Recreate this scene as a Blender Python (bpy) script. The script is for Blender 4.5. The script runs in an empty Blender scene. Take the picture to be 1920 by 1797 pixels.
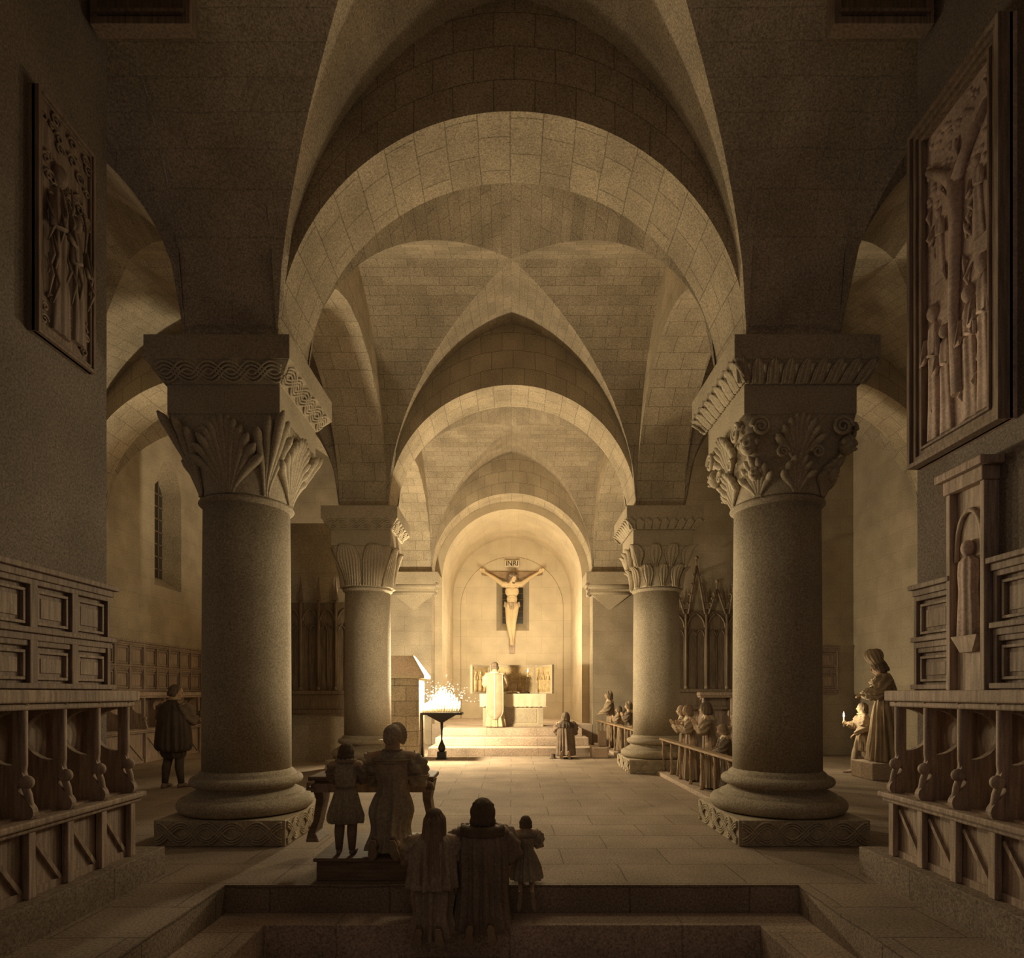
import bpy, bmesh, math, random
from mathutils import Vector, Matrix, Euler, noise
random.seed(7)
PI = math.pi
SC = bpy.context.scene
COL = SC.collection
E = 1.52                      # eye height above the nave floor
FPX = 1158.0                  # focal length in pixels of the 1920 px wide frame

def lerp(a, b, t): return a + (b - a) * t
def sm(t):
    t = max(0.0, min(1.0, t)); return t * t * (3 - 2 * t)

# ------------------------------------------------------------------ mesh builder
class MB:
    def __init__(self):
        self.v = []; self.f = []; self.uv = {}; self.sm = set()
    def add(self, verts, faces, M=None, smooth=False, uvs=None):
        o = len(self.v)
        for p in verts:
            p = Vector(p)
            self.v.append(M @ p if M is not None else p)
        for i, f in enumerate(faces):
            k = len(self.f)
            self.f.append([o + j for j in f])
            if smooth: self.sm.add(k)
            if uvs is not None: self.uv[k] = [uvs[j] for j in f]
        return self
    def box(self, x0, x1, y0, y1, z0, z1, M=None):
        v = [(x0,y0,z0),(x1,y0,z0),(x1,y1,z0),(x0,y1,z0),(x0,y0,z1),(x1,y0,z1),(x1,y1,z1),(x0,y1,z1)]
        f = [(0,3,2,1),(4,5,6,7),(0,1,5,4),(1,2,6,5),(2,3,7,6),(3,0,4,7)]
        return self.add(v, f, M)
    def frustum(self, c0, h0, z0, c1, h1, z1):
        # rectangles: centre (x,y), half sizes (hx,hy)
        v = []
        for (c, h, z) in ((c0, h0, z0), (c1, h1, z1)):
            v += [(c[0]-h[0],c[1]-h[1],z),(c[0]+h[0],c[1]-h[1],z),(c[0]+h[0],c[1]+h[1],z),(c[0]-h[0],c[1]+h[1],z)]
        f = [(0,3,2,1),(4,5,6,7),(0,1,5,4),(1,2,6,5),(2,3,7,6),(3,0,4,7)]
        return self.add(v, f)
    def prism(self, poly, axis, d0, d1, M=None):
        # poly: 2D outline (counter clockwise); axis: extrusion axis
        n = len(poly); v = []
        for d in (d0, d1):
            for (a, b) in poly:
                v.append({'x': (d, a, b), 'y': (a, d, b), 'z': (a, b, d)}[axis])
        f = [list(range(n))[::-1], list(range(n, 2*n))]
        for i in range(n):
            j = (i + 1) % n
            f.append((i, j, n + j, n + i))
        return self.add(v, f, M)
    def lathe(self, prof, c=(0,0,0), n=40, M=None, smooth=True):
        v = []; f = []
        for (r, z) in prof:
            for i in range(n):
                a = 2 * PI * i / n
                v.append((c[0] + r * math.cos(a), c[1] + r * math.sin(a), c[2] + z))
        m = len(prof)
        for k in range(m - 1):
            for i in range(n):
                j = (i + 1) % n
                f.append((k*n+i, k*n+j, (k+1)*n+j, (k+1)*n+i))
        self.add(v, f, M, smooth)
        o = len(self.v) - len(v)
        self.f.append([o + i for i in range(n)][::-1])
        self.f.append([o + (m-1)*n + i for i in range(n)])
        return self
    def loft(self, rings, smooth=True, caps=True, closed=True, M=None):
        n = len(rings[0]); v = [p for r in rings for p in r]; f = []
        for k in range(len(rings) - 1):
            for i in range(n if closed else n - 1):
                j = (i + 1) % n
                f.append((k*n+i, k*n+j, (k+1)*n+j, (k+1)*n+i))
        self.add(v, f, M, smooth)
        if caps and closed:
            o = len(self.v) - len(v); m = len(rings)
            self.f.append([o + i for i in range(n)][::-1])
            self.f.append([o + (m-1)*n + i for i in range(n)])
        return self
    def tube(self, pts, r, n=10, closed=False, M=None, flat=1.0):
        pts = [Vector(p) for p in pts]; m = len(pts)
        rs = r if isinstance(r, (list, tuple)) else [r] * m
        rings = []; up = None
        for i, p in enumerate(pts):
            if closed: t = pts[(i+1) % m] - pts[i-1]
            else: t = pts[min(i+1, m-1)] - pts[max(i-1, 0)]
            if t.length < 1e-9: t = Vector((0,0,1))
            t.normalize()
            if up is None:
                up = Vector((0,0,1)) if abs(t.z) < .9 else Vector((1,0,0))
            a = t.cross(up)
            if a.length < 1e-6: a = t.cross(Vector((0,1,0)))
            a.normalize(); b = a.cross(t).normalized(); up = b
            rings.append([p + a * (rs[i] * math.cos(2*PI*k/n)) + b * (rs[i] * flat * math.sin(2*PI*k/n)) for k in range(n)])
        if closed: rings.append(rings[0])
        return self.loft(rings, True, not closed, True, M)
    def ball(self, c, r, M=None, nu=14, nv=10, rot=None):
        r = (r, r, r) if not isinstance(r, (tuple, list)) else r
        rings = []
        R = rot if rot is not None else Matrix.Identity(3)
        c = Vector(c)
        for k in range(nv + 1):
            th = PI * (k + .001) / (nv + .002)
            rings.append([c + R @ Vector((r[0]*math.sin(th)*math.cos(2*PI*i/nu), r[1]*math.sin(th)*math.sin(2*PI*i/nu), -r[2]*math.cos(th))) for i in range(nu)])
        return self.loft(rings, True, True, True, M)
    def grid(self, fn, nu, nv, smooth=True, uvfn=None, flip=False):
        v = []; uv = []
        for j in range(nv + 1):
            for i in range(nu + 1):
                v.append(fn(i / nu, j / nv))
                if uvfn: uv.append(uvfn(i / nu, j / nv))
        f = []
        for j in range(nv):
            for i in range(nu):
                a = j*(nu+1)+i
                q = (a, a+1, a+nu+2, a+nu+1)
                f.append(q[::-1] if flip else q)
        return self.add(v, f, None, smooth, uv if uvfn else None)
    def slab(self, fn, nu, nv, th, smooth=True):
        # a sheet with thickness: fn(u,v) front surface, th: vector or function giving the back offset
        off = th if callable(th) else (lambda u, v: Vector(th))
        F = [[Vector(fn(i/nu, j/nv)) for i in range(nu+1)] for j in range(nv+1)]
        B = [[F[j][i] + off(i/nu, j/nv) for i in range(nu+1)] for j in range(nv+1)]
        n = (nu+1)*(nv+1)
        v = [p for r in F for p in r] + [p for r in B for p in r]; f = []
        idx = lambda i, j: j*(nu+1)+i
        for j in range(nv):
            for i in range(nu):
                q = (idx(i,j), idx(i+1,j), idx(i+1,j+1), idx(i,j+1))
                f.append(q); f.append(tuple(n + k for k in q[::-1]))
        ed = [(idx(i,0), idx(i+1,0)) for i in range(nu)] + [(idx(nu,j), idx(nu,j+1)) for j in range(nv)]
        ed += [(idx(i+1,nv), idx(i,nv)) for i in range(nu-1,-1,-1)] + [(idx(0,j+1), idx(0,j)) for j in range(nv-1,-1,-1)]
        for a, b in ed: f.append((b, a, n+a, n+b))
        return self.add(v, f, None, smooth)
    def mesh(self, name, mat):
        me = bpy.data.meshes.new(name)
        me.from_pydata([tuple(p) for p in self.v], [], self.f)
        uvl = me.uv_layers.new(name='UVMap')
        me.update()
        for k, p in enumerate(me.polygons):
            if k in self.sm: p.use_smooth = True
            if k in self.uv:
                for li, uv in zip(p.loop_indices, self.uv[k]): uvl.data[li].uv = uv
            else:
                nx, ny, nz = (abs(c) for c in p.normal)
                for li in p.loop_indices:
                    q = me.vertices[me.loops[li].vertex_index].co
                    uvl.data[li].uv = (q.y, q.z) if nx >= ny and nx >= nz else ((q.x, q.z) if ny >= nz else (q.x, q.y))
        if mat: me.materials.append(mat)
        return me
    def build(self, name, mat, parent=None, label=None, bevel=0.0, recalc=False):
        me = self.mesh(name, mat)
        if recalc:
            bm = bmesh.new(); bm.from_mesh(me); bmesh.ops.recalc_face_normals(bm, faces=bm.faces); bm.to_mesh(me); bm.free()
        o = bpy.data.objects.new(name, me); COL.objects.link(o)
        if parent is not None: o.parent = parent
        if label: o['label'] = label
        if bevel > 0:
            md = o.modifiers.new('edge', 'BEVEL'); md.width = bevel; md.segments = 2; md.limit_method = 'ANGLE'; md.angle_limit = math.radians(40)
        return o

def tag(o, label=None, cat=None, group=None, kind=None):
    if label: o['label'] = label
    if cat: o['category'] = cat
    if group: o['group'] = group
    if kind: o['kind'] = kind
    return o
def thing(name, label, cat, loc=(0,0,0), rz=0.0, group=None, scale=None):
    o = bpy.data.objects.new(name, None); COL.objects.link(o)
    o.empty_display_size = .1
    o.location = loc; o.rotation_euler = (0, 0, rz)
    if scale: o.scale = (scale, scale, scale)
    return tag(o, label, cat, group)
def struct(name, mb, mat, **k):
    return tag(mb.build(name, mat, **k), kind='structure')

# ------------------------------------------------------------------ materials
def nt(name):
    m = bpy.data.materials.new(name); m.use_nodes = True
    t = m.node_tree; b = t.nodes['Principled BSDF']
    return m, t, b
def N(t, typ, **kw):
    n = t.nodes.new(typ)
    for k, v in kw.items(): setattr(n, k, v)
    return n
def grain(t, amount=.75, scale=55.0, blotch=.25, bscale=1.6):
    """stipple of the stone: multiplies a colour"""
    tc = N(t, 'ShaderNodeTexCoord')
    n1 = N(t, 'ShaderNodeTexNoise'); n1.inputs['Scale'].default_value = scale; n1.inputs['Detail'].default_value = 5.0; n1.inputs['Roughness'].default_value = .85
    n2 = N(t, 'ShaderNodeTexNoise'); n2.inputs['Scale'].default_value = bscale; n2.inputs['Detail'].default_value = 5.0
    t.links.new(tc.outputs['Object'], n1.inputs['Vector']); t.links.new(tc.outputs['Object'], n2.inputs['Vector'])
    a = N(t, 'ShaderNodeMapRange'); a.inputs['From Min'].default_value = .3; a.inputs['From Max'].default_value = .7
    a.inputs['To Min'].default_value = 1 - amount; a.inputs['To Max'].default_value = 1 + amount
    b = N(t, 'ShaderNodeMapRange'); b.inputs['From Min'].default_value = .3; b.inputs['From Max'].default_value = .7
    b.inputs['To Min'].default_value = 1 - blotch; b.inputs['To Max'].default_value = 1 + blotch
    t.links.new(n1.outputs['Fac'], a.inputs['Value']); t.links.new(n2.outputs['Fac'], b.inputs['Value'])
    m = N(t, 'ShaderNodeMath', operation='MULTIPLY')
    t.links.new(a.outputs[0], m.inputs[0]); t.links.new(b.outputs[0], m.inputs[1])
    return m.outputs[0], n1.outputs['Fac']
def mul(t, col, fac):
    x = N(t, 'ShaderNodeVectorMath', operation='SCALE')
    if isinstance(col, (tuple, list)): x.inputs[0].default_value = col[:3]
    else: t.links.new(col, x.inputs[0])
    t.links.new(fac, x.inputs['Scale'])
    return x.outputs[0]
def plain(name, col, amount=.3, scale=70.0, blotch=.2, bscale=1.6, rough=.9, bump=.25, spec=.2, metal=0.0, stretch=None):
    m, t, b = nt(name)
    f, n1 = grain(t, amount, scale, blotch, bscale)
    t.links.new(mul(t, col, f), b.inputs['Base Color'])
    b.inputs['Roughness'].default_value = rough; b.inputs['Specular IOR Level'].default_value = spec; b.inputs['Metallic'].default_value = metal
    if bump:
        bp = N(t, 'ShaderNodeBump'); bp.inputs['Strength'].default_value = bump; bp.inputs['Distance'].default_value = .01
        t.links.new(n1, bp.inputs['Height']); t.links.new(bp.outputs['Normal'], b.inputs['Normal'])
    return m
def masonry(name, col, bw=.55, bh=.26, mortar=.010, joint=.42, var=.16, amount=.75, scale=55.0, bump=.35, blotch=.18, offset=.5, rot=False):
    m, t, b = nt(name)
    uv = N(t, 'ShaderNodeUVMap')
    vec = uv.outputs[0]
    # wobble of the joints
    nz = N(t, 'ShaderNodeTexNoise'); nz.inputs['Scale'].default_value = 2.2; nz.inputs['Detail'].default_value = 3
    t.links.new(vec, nz.inputs['Vector'])
    sc = N(t, 'ShaderNodeVectorMath', operation='SCALE'); sc.inputs['Scale'].default_value = .035
    t.links.new(nz.outputs['Color'], sc.inputs[0])
    ad = N(t, 'ShaderNodeVectorMath', operation='ADD'); t.links.new(vec, ad.inputs[0]); t.links.new(sc.outputs[0], ad.inputs[1])
    vec = ad.outputs[0]
    if rot:
        mp = N(t, 'ShaderNodeMapping'); mp.inputs['Rotation'].default_value = (0, 0, PI/2)
        t.links.new(vec, mp.inputs['Vector']); vec = mp.outputs[0]
    br = N(t, 'ShaderNodeTexBrick'); br.offset = offset
    br.inputs['Scale'].default_value = 1.0; br.inputs['Brick Width'].default_value = bw; br.inputs['Row Height'].default_value = bh
    br.inputs['Mortar Size'].default_value = mortar; br.inputs['Mortar Smooth'].default_value = .3; br.inputs['Bias'].default_value = 0
    br.inputs['Color1'].default_value = (1 - var,) * 3 + (1,); br.inputs['Color2'].default_value = (1 + var,) * 3 + (1,)
    br.inputs['Mortar'].default_value = (joint,) * 3 + (1,)
    t.links.new(vec, br.inputs['Vector'])
    f, n1 = grain(t, amount, scale, blotch)
    x = N(t, 'ShaderNodeVectorMath', operation='MULTIPLY'); x.inputs[1].default_value = col[:3]
    t.links.new(br.outputs['Color'], x.inputs[0])
    t.links.new(mul(t, x.outputs[0], f), b.inputs['Base Color'])
    b.inputs['Roughness'].default_value = .95; b.inputs['Specular IOR Level'].default_value = .1
    h = N(t, 'ShaderNodeMath', operation='MULTIPLY_ADD'); h.inputs[1].default_value = -.7
    t.links.new(br.outputs['Fac'], h.inputs[0]); t.links.new(n1, h.inputs[2])
    bp = N(t, 'ShaderNodeBump'); bp.inputs['Strength'].default_value = bump; bp.inputs['Distance'].default_value = .015
    t.links.new(h.outputs[0], bp.inputs['Height']); t.links.new(bp.outputs['Normal'], b.inputs['Normal'])
    return m
def wood(name, col, axis=2, rough=.7):
    m, t, b = nt(name)
    tc = N(t, 'ShaderNodeTexCoord'); mp = N(t, 'ShaderNodeMapping')
    s = [14, 14, 14]; s[axis] = 1.2
    mp.inputs['Scale'].default_value = s
    nz = N(t, 'ShaderNodeTexNoise'); nz.inputs['Scale'].default_value = 3; nz.inputs['Detail'].default_value = 4
    t.links.new(tc.outputs['Object'], mp.inputs['Vector']); t.links.new(mp.outputs[0], nz.inputs['Vector'])
    f, n1 = grain(t, .28, 80, .15)
    a = N(t, 'ShaderNodeMapRange'); a.inputs['From Min'].default_value = .3; a.inputs['From Max'].default_value = .7; a.inputs['To Min'].default_value = .65; a.inputs['To Max'].default_value = 1.3
    t.links.new(nz.outputs['Fac'], a.inputs['Value'])
    mm = N(t, 'ShaderNodeMath', operation='MULTIPLY'); t.links.new(f, mm.inputs[0]); t.links.new(a.outputs[0], mm.inputs[1])
    t.links.new(mul(t, col, mm.outputs[0]), b.inputs['Base Color'])
    b.inputs['Roughness'].default_value = rough; b.inputs['Specular IOR Level'].default_value = .25
    return m
def emit(name, col, s):
    m, t, b = nt(name)
    b.inputs['Base Color'].default_value = (*col, 1); b.inputs['Emission Color'].default_value = (*col, 1); b.inputs['Emission Strength'].default_value = s
    return m

STONE = (.345, .286, .208)
M_vault = masonry('vault_stone', STONE, .46, .215, mortar=.006, joint=.62, var=.09)
M_arch = masonry('arch_stone', (.45, .372, .265), .42, .34, mortar=.007, joint=.58, var=.08)
M_vous = masonry('voussoir_stone', (.50, .38, .23), .36, .62, joint=.5)
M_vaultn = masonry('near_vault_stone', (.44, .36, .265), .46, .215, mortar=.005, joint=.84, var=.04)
M_wall = masonry('wall_stone', (.36, .297, .215), .9, .42, mortar=.006, joint=.82, var=.04)
M_apse = masonry('apse_plaster', (.56, .465, .33), 1.1, .6, mortar=.006, joint=.82, var=.03, amount=.3, blotch=.12)
M_floor = masonry('floor_slabs', (.315, .245, .183), .95, .55, mortar=.008, joint=.62, var=.06, scale=55, bump=.3)
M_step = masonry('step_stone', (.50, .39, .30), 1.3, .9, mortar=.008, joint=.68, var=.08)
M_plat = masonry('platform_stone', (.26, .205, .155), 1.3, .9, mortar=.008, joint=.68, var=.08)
M_col = plain('column_stone', (.365, .302, .218), .68, 55, .12)
M_carve = plain('carved_stone', (.44, .365, .26), .5, 55, .12)
M_dark = wood('dark_oak', (.36, .265, .20))
M_panel = wood('panel_oak', (.40, .30, .228))
M_bench = wood('bench_oak', (.22, .155, .105), axis=0)
M_wains = wood('wainscot_oak', (.27, .20, .152))
M_wainl = wood('wainscot_panel', (.31, .232, .177))
M_oldoak = wood('old_oak', (.24, .175, .13))
M_tracery = wood('black_oak', (.17, .125, .085))
M_relief = plain('relief_wood', (.47, .35, .285), .4, 40, .25, 3)
M_iron = plain('black_iron', (.018, .014, .011), .2, 60, .1, rough=.5, spec=.4)
M_wax = plain('candle_wax', (.62, .52, .36), .05, 40, .05, rough=.5, bump=0)
M_flame = emit('candle_flame', (1.0, .93, .76), 1.7)
M_spark = emit('spark_glow', (1.0, .95, .80), 1.6)
M_skin = plain('skin', (.52, .36, .23), .1, 60, .08, rough=.6, bump=.05)
M_hair = plain('dark_hair', (.17, .125, .085), .4, 90, .2, 9)
M_hairl = plain('fair_hair', (.30, .21, .135), .35, 90, .2, 9)
M_night = plain('night_cloth', (.10, .074, .054), .4, 50, .2, 5)
M_dusk = plain('dusk_cloth', (.19, .14, .10), .4, 50, .2, 5)
M_black = plain('black_cloth', (.27, .205, .155), .45, 45, .2, 5)
M_brown = plain('brown_cloth', (.40, .31, .225), .45, 45, .2, 5)
M_grey = plain('grey_green_cloth', (.38, .31, .22), .45, 45, .2, 5)
M_tan = plain('tan_cloth', (.36, .27, .18), .3, 60, .15, 5)
M_cream = plain('cream_cloth', (.52, .41, .26), .2, 90, .12, 5)
M_linen = plain('white_linen', (.66, .56, .40), .12, 90, .1, 5)
M_shoe = plain('shoe_leather', (.20, .14, .10), .3, 90, .2, 5, rough=.7)
M_eye = plain('eye_dark', (.03, .02, .015), .05, 60, .05, rough=.3, bump=0)
M_corpus = plain('carved_pale_wood', (.60, .46, .28), .1, 60, .1)
M_glass, _t, _b = nt('leaded_glass')
_b.inputs['Base Color'].default_value = (.05, .042, .03, 1); _b.inputs['Roughness'].default_value = .25
M_lead = plain('window_lead', (.16, .12, .08), .2, 60, .1)
M_gilt = plain('gilt_panel', (.50, .37, .20), .35, 30, .3, 5, rough=.6)
M_letter = plain('dark_lettering', (.05, .035, .022), .1, 60, .1, bump=0)
# ------------------------------------------------------------------ the crypt: dimensions (metres)
ZS = 3.51 + E                 # springing of arches = top of abaci
ZC = 6.65 + E                 # crown of the groins
ZE = 7.06 + E                 # crown of the vault at the arches
AN, XI, XO = 2.38, 2.38, 3.30 # nave half span, pier inner / outer faces
XW = 8.40                     # outer aisle walls
AA, XA = (XW - XO) / 2, (XW + XO) / 2
T1, T2, T3 = (6.25, 7.13), (11.80, 12.70), (18.20, 19.0)     # transverse arches
T0 = (-.10, .78)
CY1, CY2, CX = 6.75, 12.25, 2.89

def P(v):
    """pointed, full profile: 1 at the crown (v=0), 0 at the springing (v=1)"""
    a, h = 2.38, 3.14
    R = (h*h + a*a) / (2*a)
    p = math.sqrt(max(0, R*R - (R - a*(1 - v))**2)) / h
    return .74 * p + .26 * math.sqrt(max(0, 1 - v*v))
def zend(v): return ZS + (ZE - ZS) * P(min(1, abs(v)))
def zlat(w): return ZS + (ZC - ZS) * P(min(1, abs(w)))

def web_long(mb, xc, a, yc, b, sgn):
    def fn(s, t):
        u = max(t, 1e-4); v = (2*s - 1) * u
        zg = ZS + (ZC - ZS) * P(u); zc = ZC + (ZE - ZC) * u
        q = (P(abs(v)) - P(u)) / max(1e-6, 1 - P(u))
        return Vector((xc + a * v, yc + sgn * b * u, zg + (zc - zg) * q))
    def uvfn(s, t):
        u = t; v = (2*s - 1) * u
        return (b * u + 31.0, (a * v) * 1.55)
    mb.grid(fn, 36, 28, True, uvfn, flip=(sgn > 0))
def web_lat(mb, xc, a, yc, b, sgn):
    def fn(s, t):
        u = max(t, 1e-4); w = (2*s - 1) * u
        return Vector((xc + sgn * a * u, yc + b * w, zlat(w)))
    def uvfn(s, t):
        u = t; w = (2*s - 1) * u
        return (a * u + 17.0, b * w * 1.5)
    mb.grid(fn, 36, 28, True, uvfn, flip=(sgn < 0))
def vault_bay(xc, a, y0, y1, mat=None):
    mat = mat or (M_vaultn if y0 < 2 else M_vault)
    yc, b = (y0 + y1) / 2, (y1 - y0) / 2
    for sg in (1, -1):
        mb = MB(); web_long(mb, xc, a, yc, b, sg); struct('ceiling', mb, mat)
        mb = MB(); web_lat(mb, xc, a, yc, b, sg); struct('ceiling', mb, mat)
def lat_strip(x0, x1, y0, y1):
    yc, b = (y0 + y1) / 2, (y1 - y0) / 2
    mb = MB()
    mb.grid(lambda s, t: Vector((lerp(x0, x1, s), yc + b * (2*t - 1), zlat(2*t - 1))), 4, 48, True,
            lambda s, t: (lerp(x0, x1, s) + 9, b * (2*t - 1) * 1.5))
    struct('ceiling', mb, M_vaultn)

def arch_mesh(xc, a, y0, y1, R=None, rise=None, top=None):
    """transverse arch in a plane across the aisle: soffit + front and back faces"""
    R = a if R is None else R; rise = R if rise is None else rise
    n = 64; top = top or zend
    mb = MB()
    inner = [(xc - R*math.cos(PI*i/n), ZS + rise*math.sin(PI*i/n)) for i in range(n+1)]
    outer = [(xc - a*math.cos(PI*i/n), max(top(math.cos(PI*i/n)), ZS + rise*math.sin(PI*i/n) + .02) + .04) for i in range(n+1)]
    arc = [R * PI * i / n for i in range(n+1)]
    mb.grid(lambda s, t: Vector((inner[round(s*n)][0], lerp(y0, y1, t), inner[round(s*n)][1])), n, 2, True,
            lambda s, t: (lerp(y0, y1, t) * 1.0 + 5, arc[round(s*n)]))
    for y, fl in ((y0, False), (y1, True)):
        mb.grid(lambda s, t: Vector((lerp(inner[round(s*n)][0], outer[round(s*n)][0], t), y, lerp(inner[round(s*n)][1], outer[round(s*n)][1], t))), n, 1, False,
                lambda s, t: (arc[round(s*n)], t * (outer[round(s*n)][1] - inner[round(s*n)][1])), flip=fl)
    mb.grid(lambda s, t: Vector((outer[round(s*n)][0], lerp(y0, y1, t), outer[round(s*n)][1])), n, 1, True, flip=True)
    return mb
def arcade_mesh(x0, x1, y0, y1):
    """arch between two columns along the nave"""
    yc, b = (y0 + y1) / 2, (y1 - y0) / 2
    n = 48; mb = MB(); rise = 2.22
    inner = [(yc - b*math.cos(PI*i/n), ZS + rise*math.sin(PI*i/n)) for i in range(n+1)]
    outer = [(p[0], max(zlat(math.cos(PI*i/n)), p[1] + .02) + .03) for i, p in enumerate(inner)]
    arc = [b * PI * i / n for i in range(n+1)]
    mb.grid(lambda s, t: Vector((lerp(x0, x1, t), inner[round(s*n)][0], inner[round(s*n)][1])), n, 2, True,
            lambda s, t: (lerp(x0, x1, t) + 3, arc[round(s*n)]), flip=True)
    for x, fl in ((x0, True), (x1, False)):
        mb.grid(lambda s, t: Vector((x, inner[round(s*n)][0], lerp(inner[round(s*n)][1], outer[round(s*n)][1], t))), n, 1, False,
                lambda s, t: (inner[round(s*n)][0], lerp(inner[round(s*n)][1], outer[round(s*n)][1], t)), flip=fl)
    mb.grid(lambda s, t: Vector((lerp(x0, x1, t), outer[round(s*n)][0], outer[round(s*n)][1])), n, 1, True)
    return mb

# vaults
NB, AB = (T0[1], T1[0]), (T0[1], T1[0])
for (y0, y1) in ((T0[1], T1[0]), (T1[1], T2[0]), (T2[1], T3[0])):
    vault_bay(0, AN, y0, y1)
    vault_bay(-XA, AA, y0, y1); vault_bay(XA, AA, y0, y1)
for s in (-1, 1):
    lat_strip(s*XI, s*XO, T0[1], T1[0])
# arches across the nave and the aisles
G_ARCH = 'arches of the crypt'
def arch_thing(mb, label, mat=M_arch):
    return tag(mb.build('stone_arch', mat), label, 'arch', G_ARCH)
arch_thing(arch_mesh(0, AN, *T1), 'nearest and largest round stone arch spanning the nave')
arch_thing(arch_mesh(0, AN, *T2), 'brightly lit second round stone arch, between the two rear columns')
for s, side in ((-1, 'left'), (1, 'right')):
    for T, w in ((T1, 'near'), (T2, 'far')):
        ob = arch_mesh(s*XA, AA, *T)
        arch_thing(ob, f'stone arch over the {side} aisle beside the {w} column')
    arch_thing(arcade_mesh(s*XI, s*XO, T1[1], T2[0]), f'arcade arch leaping from near to rear column on the {side}')
    arch_thing(arcade_mesh(s*XI, s*XO, T2[1], T3[0]), f'arcade arch behind the rear column on the {side}')
    for T in (T1, T2):                       # masonry above each capital
        mb = MB(); mb.box(min(s*XI, s*XO), max(s*XI, s*XO), T[0], T[1], ZS, ZE + .1)
        struct('wall_pier', mb, M_vaultn)

# chancel arch wall, chancel
mb = arch_mesh(0, AN, *T3)
arch_thing(mb, 'innermost stone arch resting on corbels in front of the altar')
mb = MB()
for s in (-1, 1):
    xa, xb = sorted((s*XI, s*4.6))
    mb.box(xa, xb, T3[0], T3[1], 0, ZE + .1)
struct('wall_chancel', mb, M_wall)
YB = 22.6; RC = 2.15
def chancel():
    n = 48
    mb = MB()                                # tunnel vault
    mb.grid(lambda s, t: Vector((-RC*math.cos(PI*s), lerp(T3[1], YB, t), ZS + RC*math.sin(PI*s))), n, 4, True, lambda s, t: (lerp(T3[1], YB, t), RC*PI*s))
    struct('ceiling', mb, M_apse)
    mb = MB()                                # inner order: ring wall that narrows the opening
    mb.grid(lambda s, t: Vector((-lerp(RC, AN + .3, t)*math.cos(PI*s), T3[1] - .002, ZS + lerp(RC, AN + .3, t)*math.sin(PI*s))), n, 1, False, lambda s, t: (RC*PI*s, t*.5))
    for s in (-1, 1):
        xa, xb = sorted((s*RC, s*(AN + .5)))
        mb.box(xa, xb, T3[1] - .002, YB, 0, ZS)
    struct('wall_apse_side', mb, M_apse)
    # back wall with the window niche and a shallow blind arch
    nx0, nx1, nz0, nz1 = -.57, .63, E + 2.28, E + 4.15
    mb = MB()
    W, H = RC + .4, ZS + RC + .4
    ys = YB
    for (x0, x1, z0, z1) in ((-W, nx0, 0, H), (nx1, W, 0, H), (nx0, nx1, 0, nz0), (nx0, nx1, nz1, H)):
        mb.add([(x0,ys,z0),(x1,ys,z0),(x1,ys,z1),(x0,ys,z1)], [(0,1,2,3)])
    # splayed jambs of the window
    ix0, ix1, iz0, iz1, yd = -.36, .42, nz0 + .32, nz1 - .2, ys + .55
    o = [(nx0,ys,nz0),(nx1,ys,nz0),(nx1,ys,nz1),(nx0,ys,nz1)]; i_ = [(ix0,yd,iz0),(ix1,yd,iz0),(ix1,yd,iz1),(ix0,yd,iz1)]
    mb.add(o + i_, [(0,1,5,4),(1,2,6,5),(2,3,7,6),(3,0,4,7)])
    struct('wall_back', mb, M_apse)
    mb = MB(); mb.box(ix0-.02, ix1+.02, yd, yd+.03, iz0-.02, iz1+.02)
    w = struct('window_2', mb, M_glass)
    mb = MB()
    for k in range(1, 6): mb.box(ix0, ix1, yd-.015, yd, lerp(iz0, iz1, k/6)-.01, lerp(iz0, iz1, k/6)+.01)
    mb.box((ix0+ix1)/2-.012, (ix0+ix1)/2+.012, yd-.015, yd, iz0, iz1)
    mb.build('leading', M_lead, w)
    mb = MB()                                # moulded ring of the blind arch
    pts = [(-1.86*math.cos(PI*k/40), YB - .012, E + 3.1 + 1.86*math.sin(PI*k/40)) for k in range(41)]
    pts = [(-1.86, YB-.012, .6)] + pts + [(1.86, YB-.012, .6)]
    mb.tube(pts, .018, 6)
    struct('trim_1', mb, M_apse)
chancel()

# ------------------------------------------------------------------ floor, sunken stair, stall platforms
FD = .35
PITX, PITY = 2.27, 4.89
mb = MB()
mb.box(-2.92, 2.92, PITY, 15.3, -FD, 0); mb.box(-9, -2.92, 5.2, 19, -FD, -.0005); mb.box(2.92, 9, 5.2, 19, -FD, -.0005)
for s in (-1, 1):
    xa, xb = sorted((s*PITX, s*2.92)); mb.box(xa, xb, -.6, PITY, -FD, 0)
struct('floor', mb, M_floor)
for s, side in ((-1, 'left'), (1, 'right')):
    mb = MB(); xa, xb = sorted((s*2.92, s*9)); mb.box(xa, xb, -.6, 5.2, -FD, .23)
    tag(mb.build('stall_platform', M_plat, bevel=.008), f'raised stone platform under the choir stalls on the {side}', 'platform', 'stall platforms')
mb = MB()                                     # first sunken tread, three sided
mb.box(-PITX, PITX, 4.63, PITY, -.6, -.22)
for s in (-1, 1):
    xa, xb = sorted((s*1.86, s*PITX)); mb.box(xa, xb, -.6, 4.63, -.6, -.22)
tag(mb.build('stone_step', M_step, bevel=.008), 'upper tread of the sunken stair in the foreground, below the nave floor', 'step', 'stone steps')
mb = MB(); mb.box(-1.86, 1.86, -.6, 4.63, -.9, -.46)
tag(mb.build('stone_step', M_step), 'lowest dark tread of the sunken stair at the bottom edge', 'step', 'stone steps')
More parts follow.
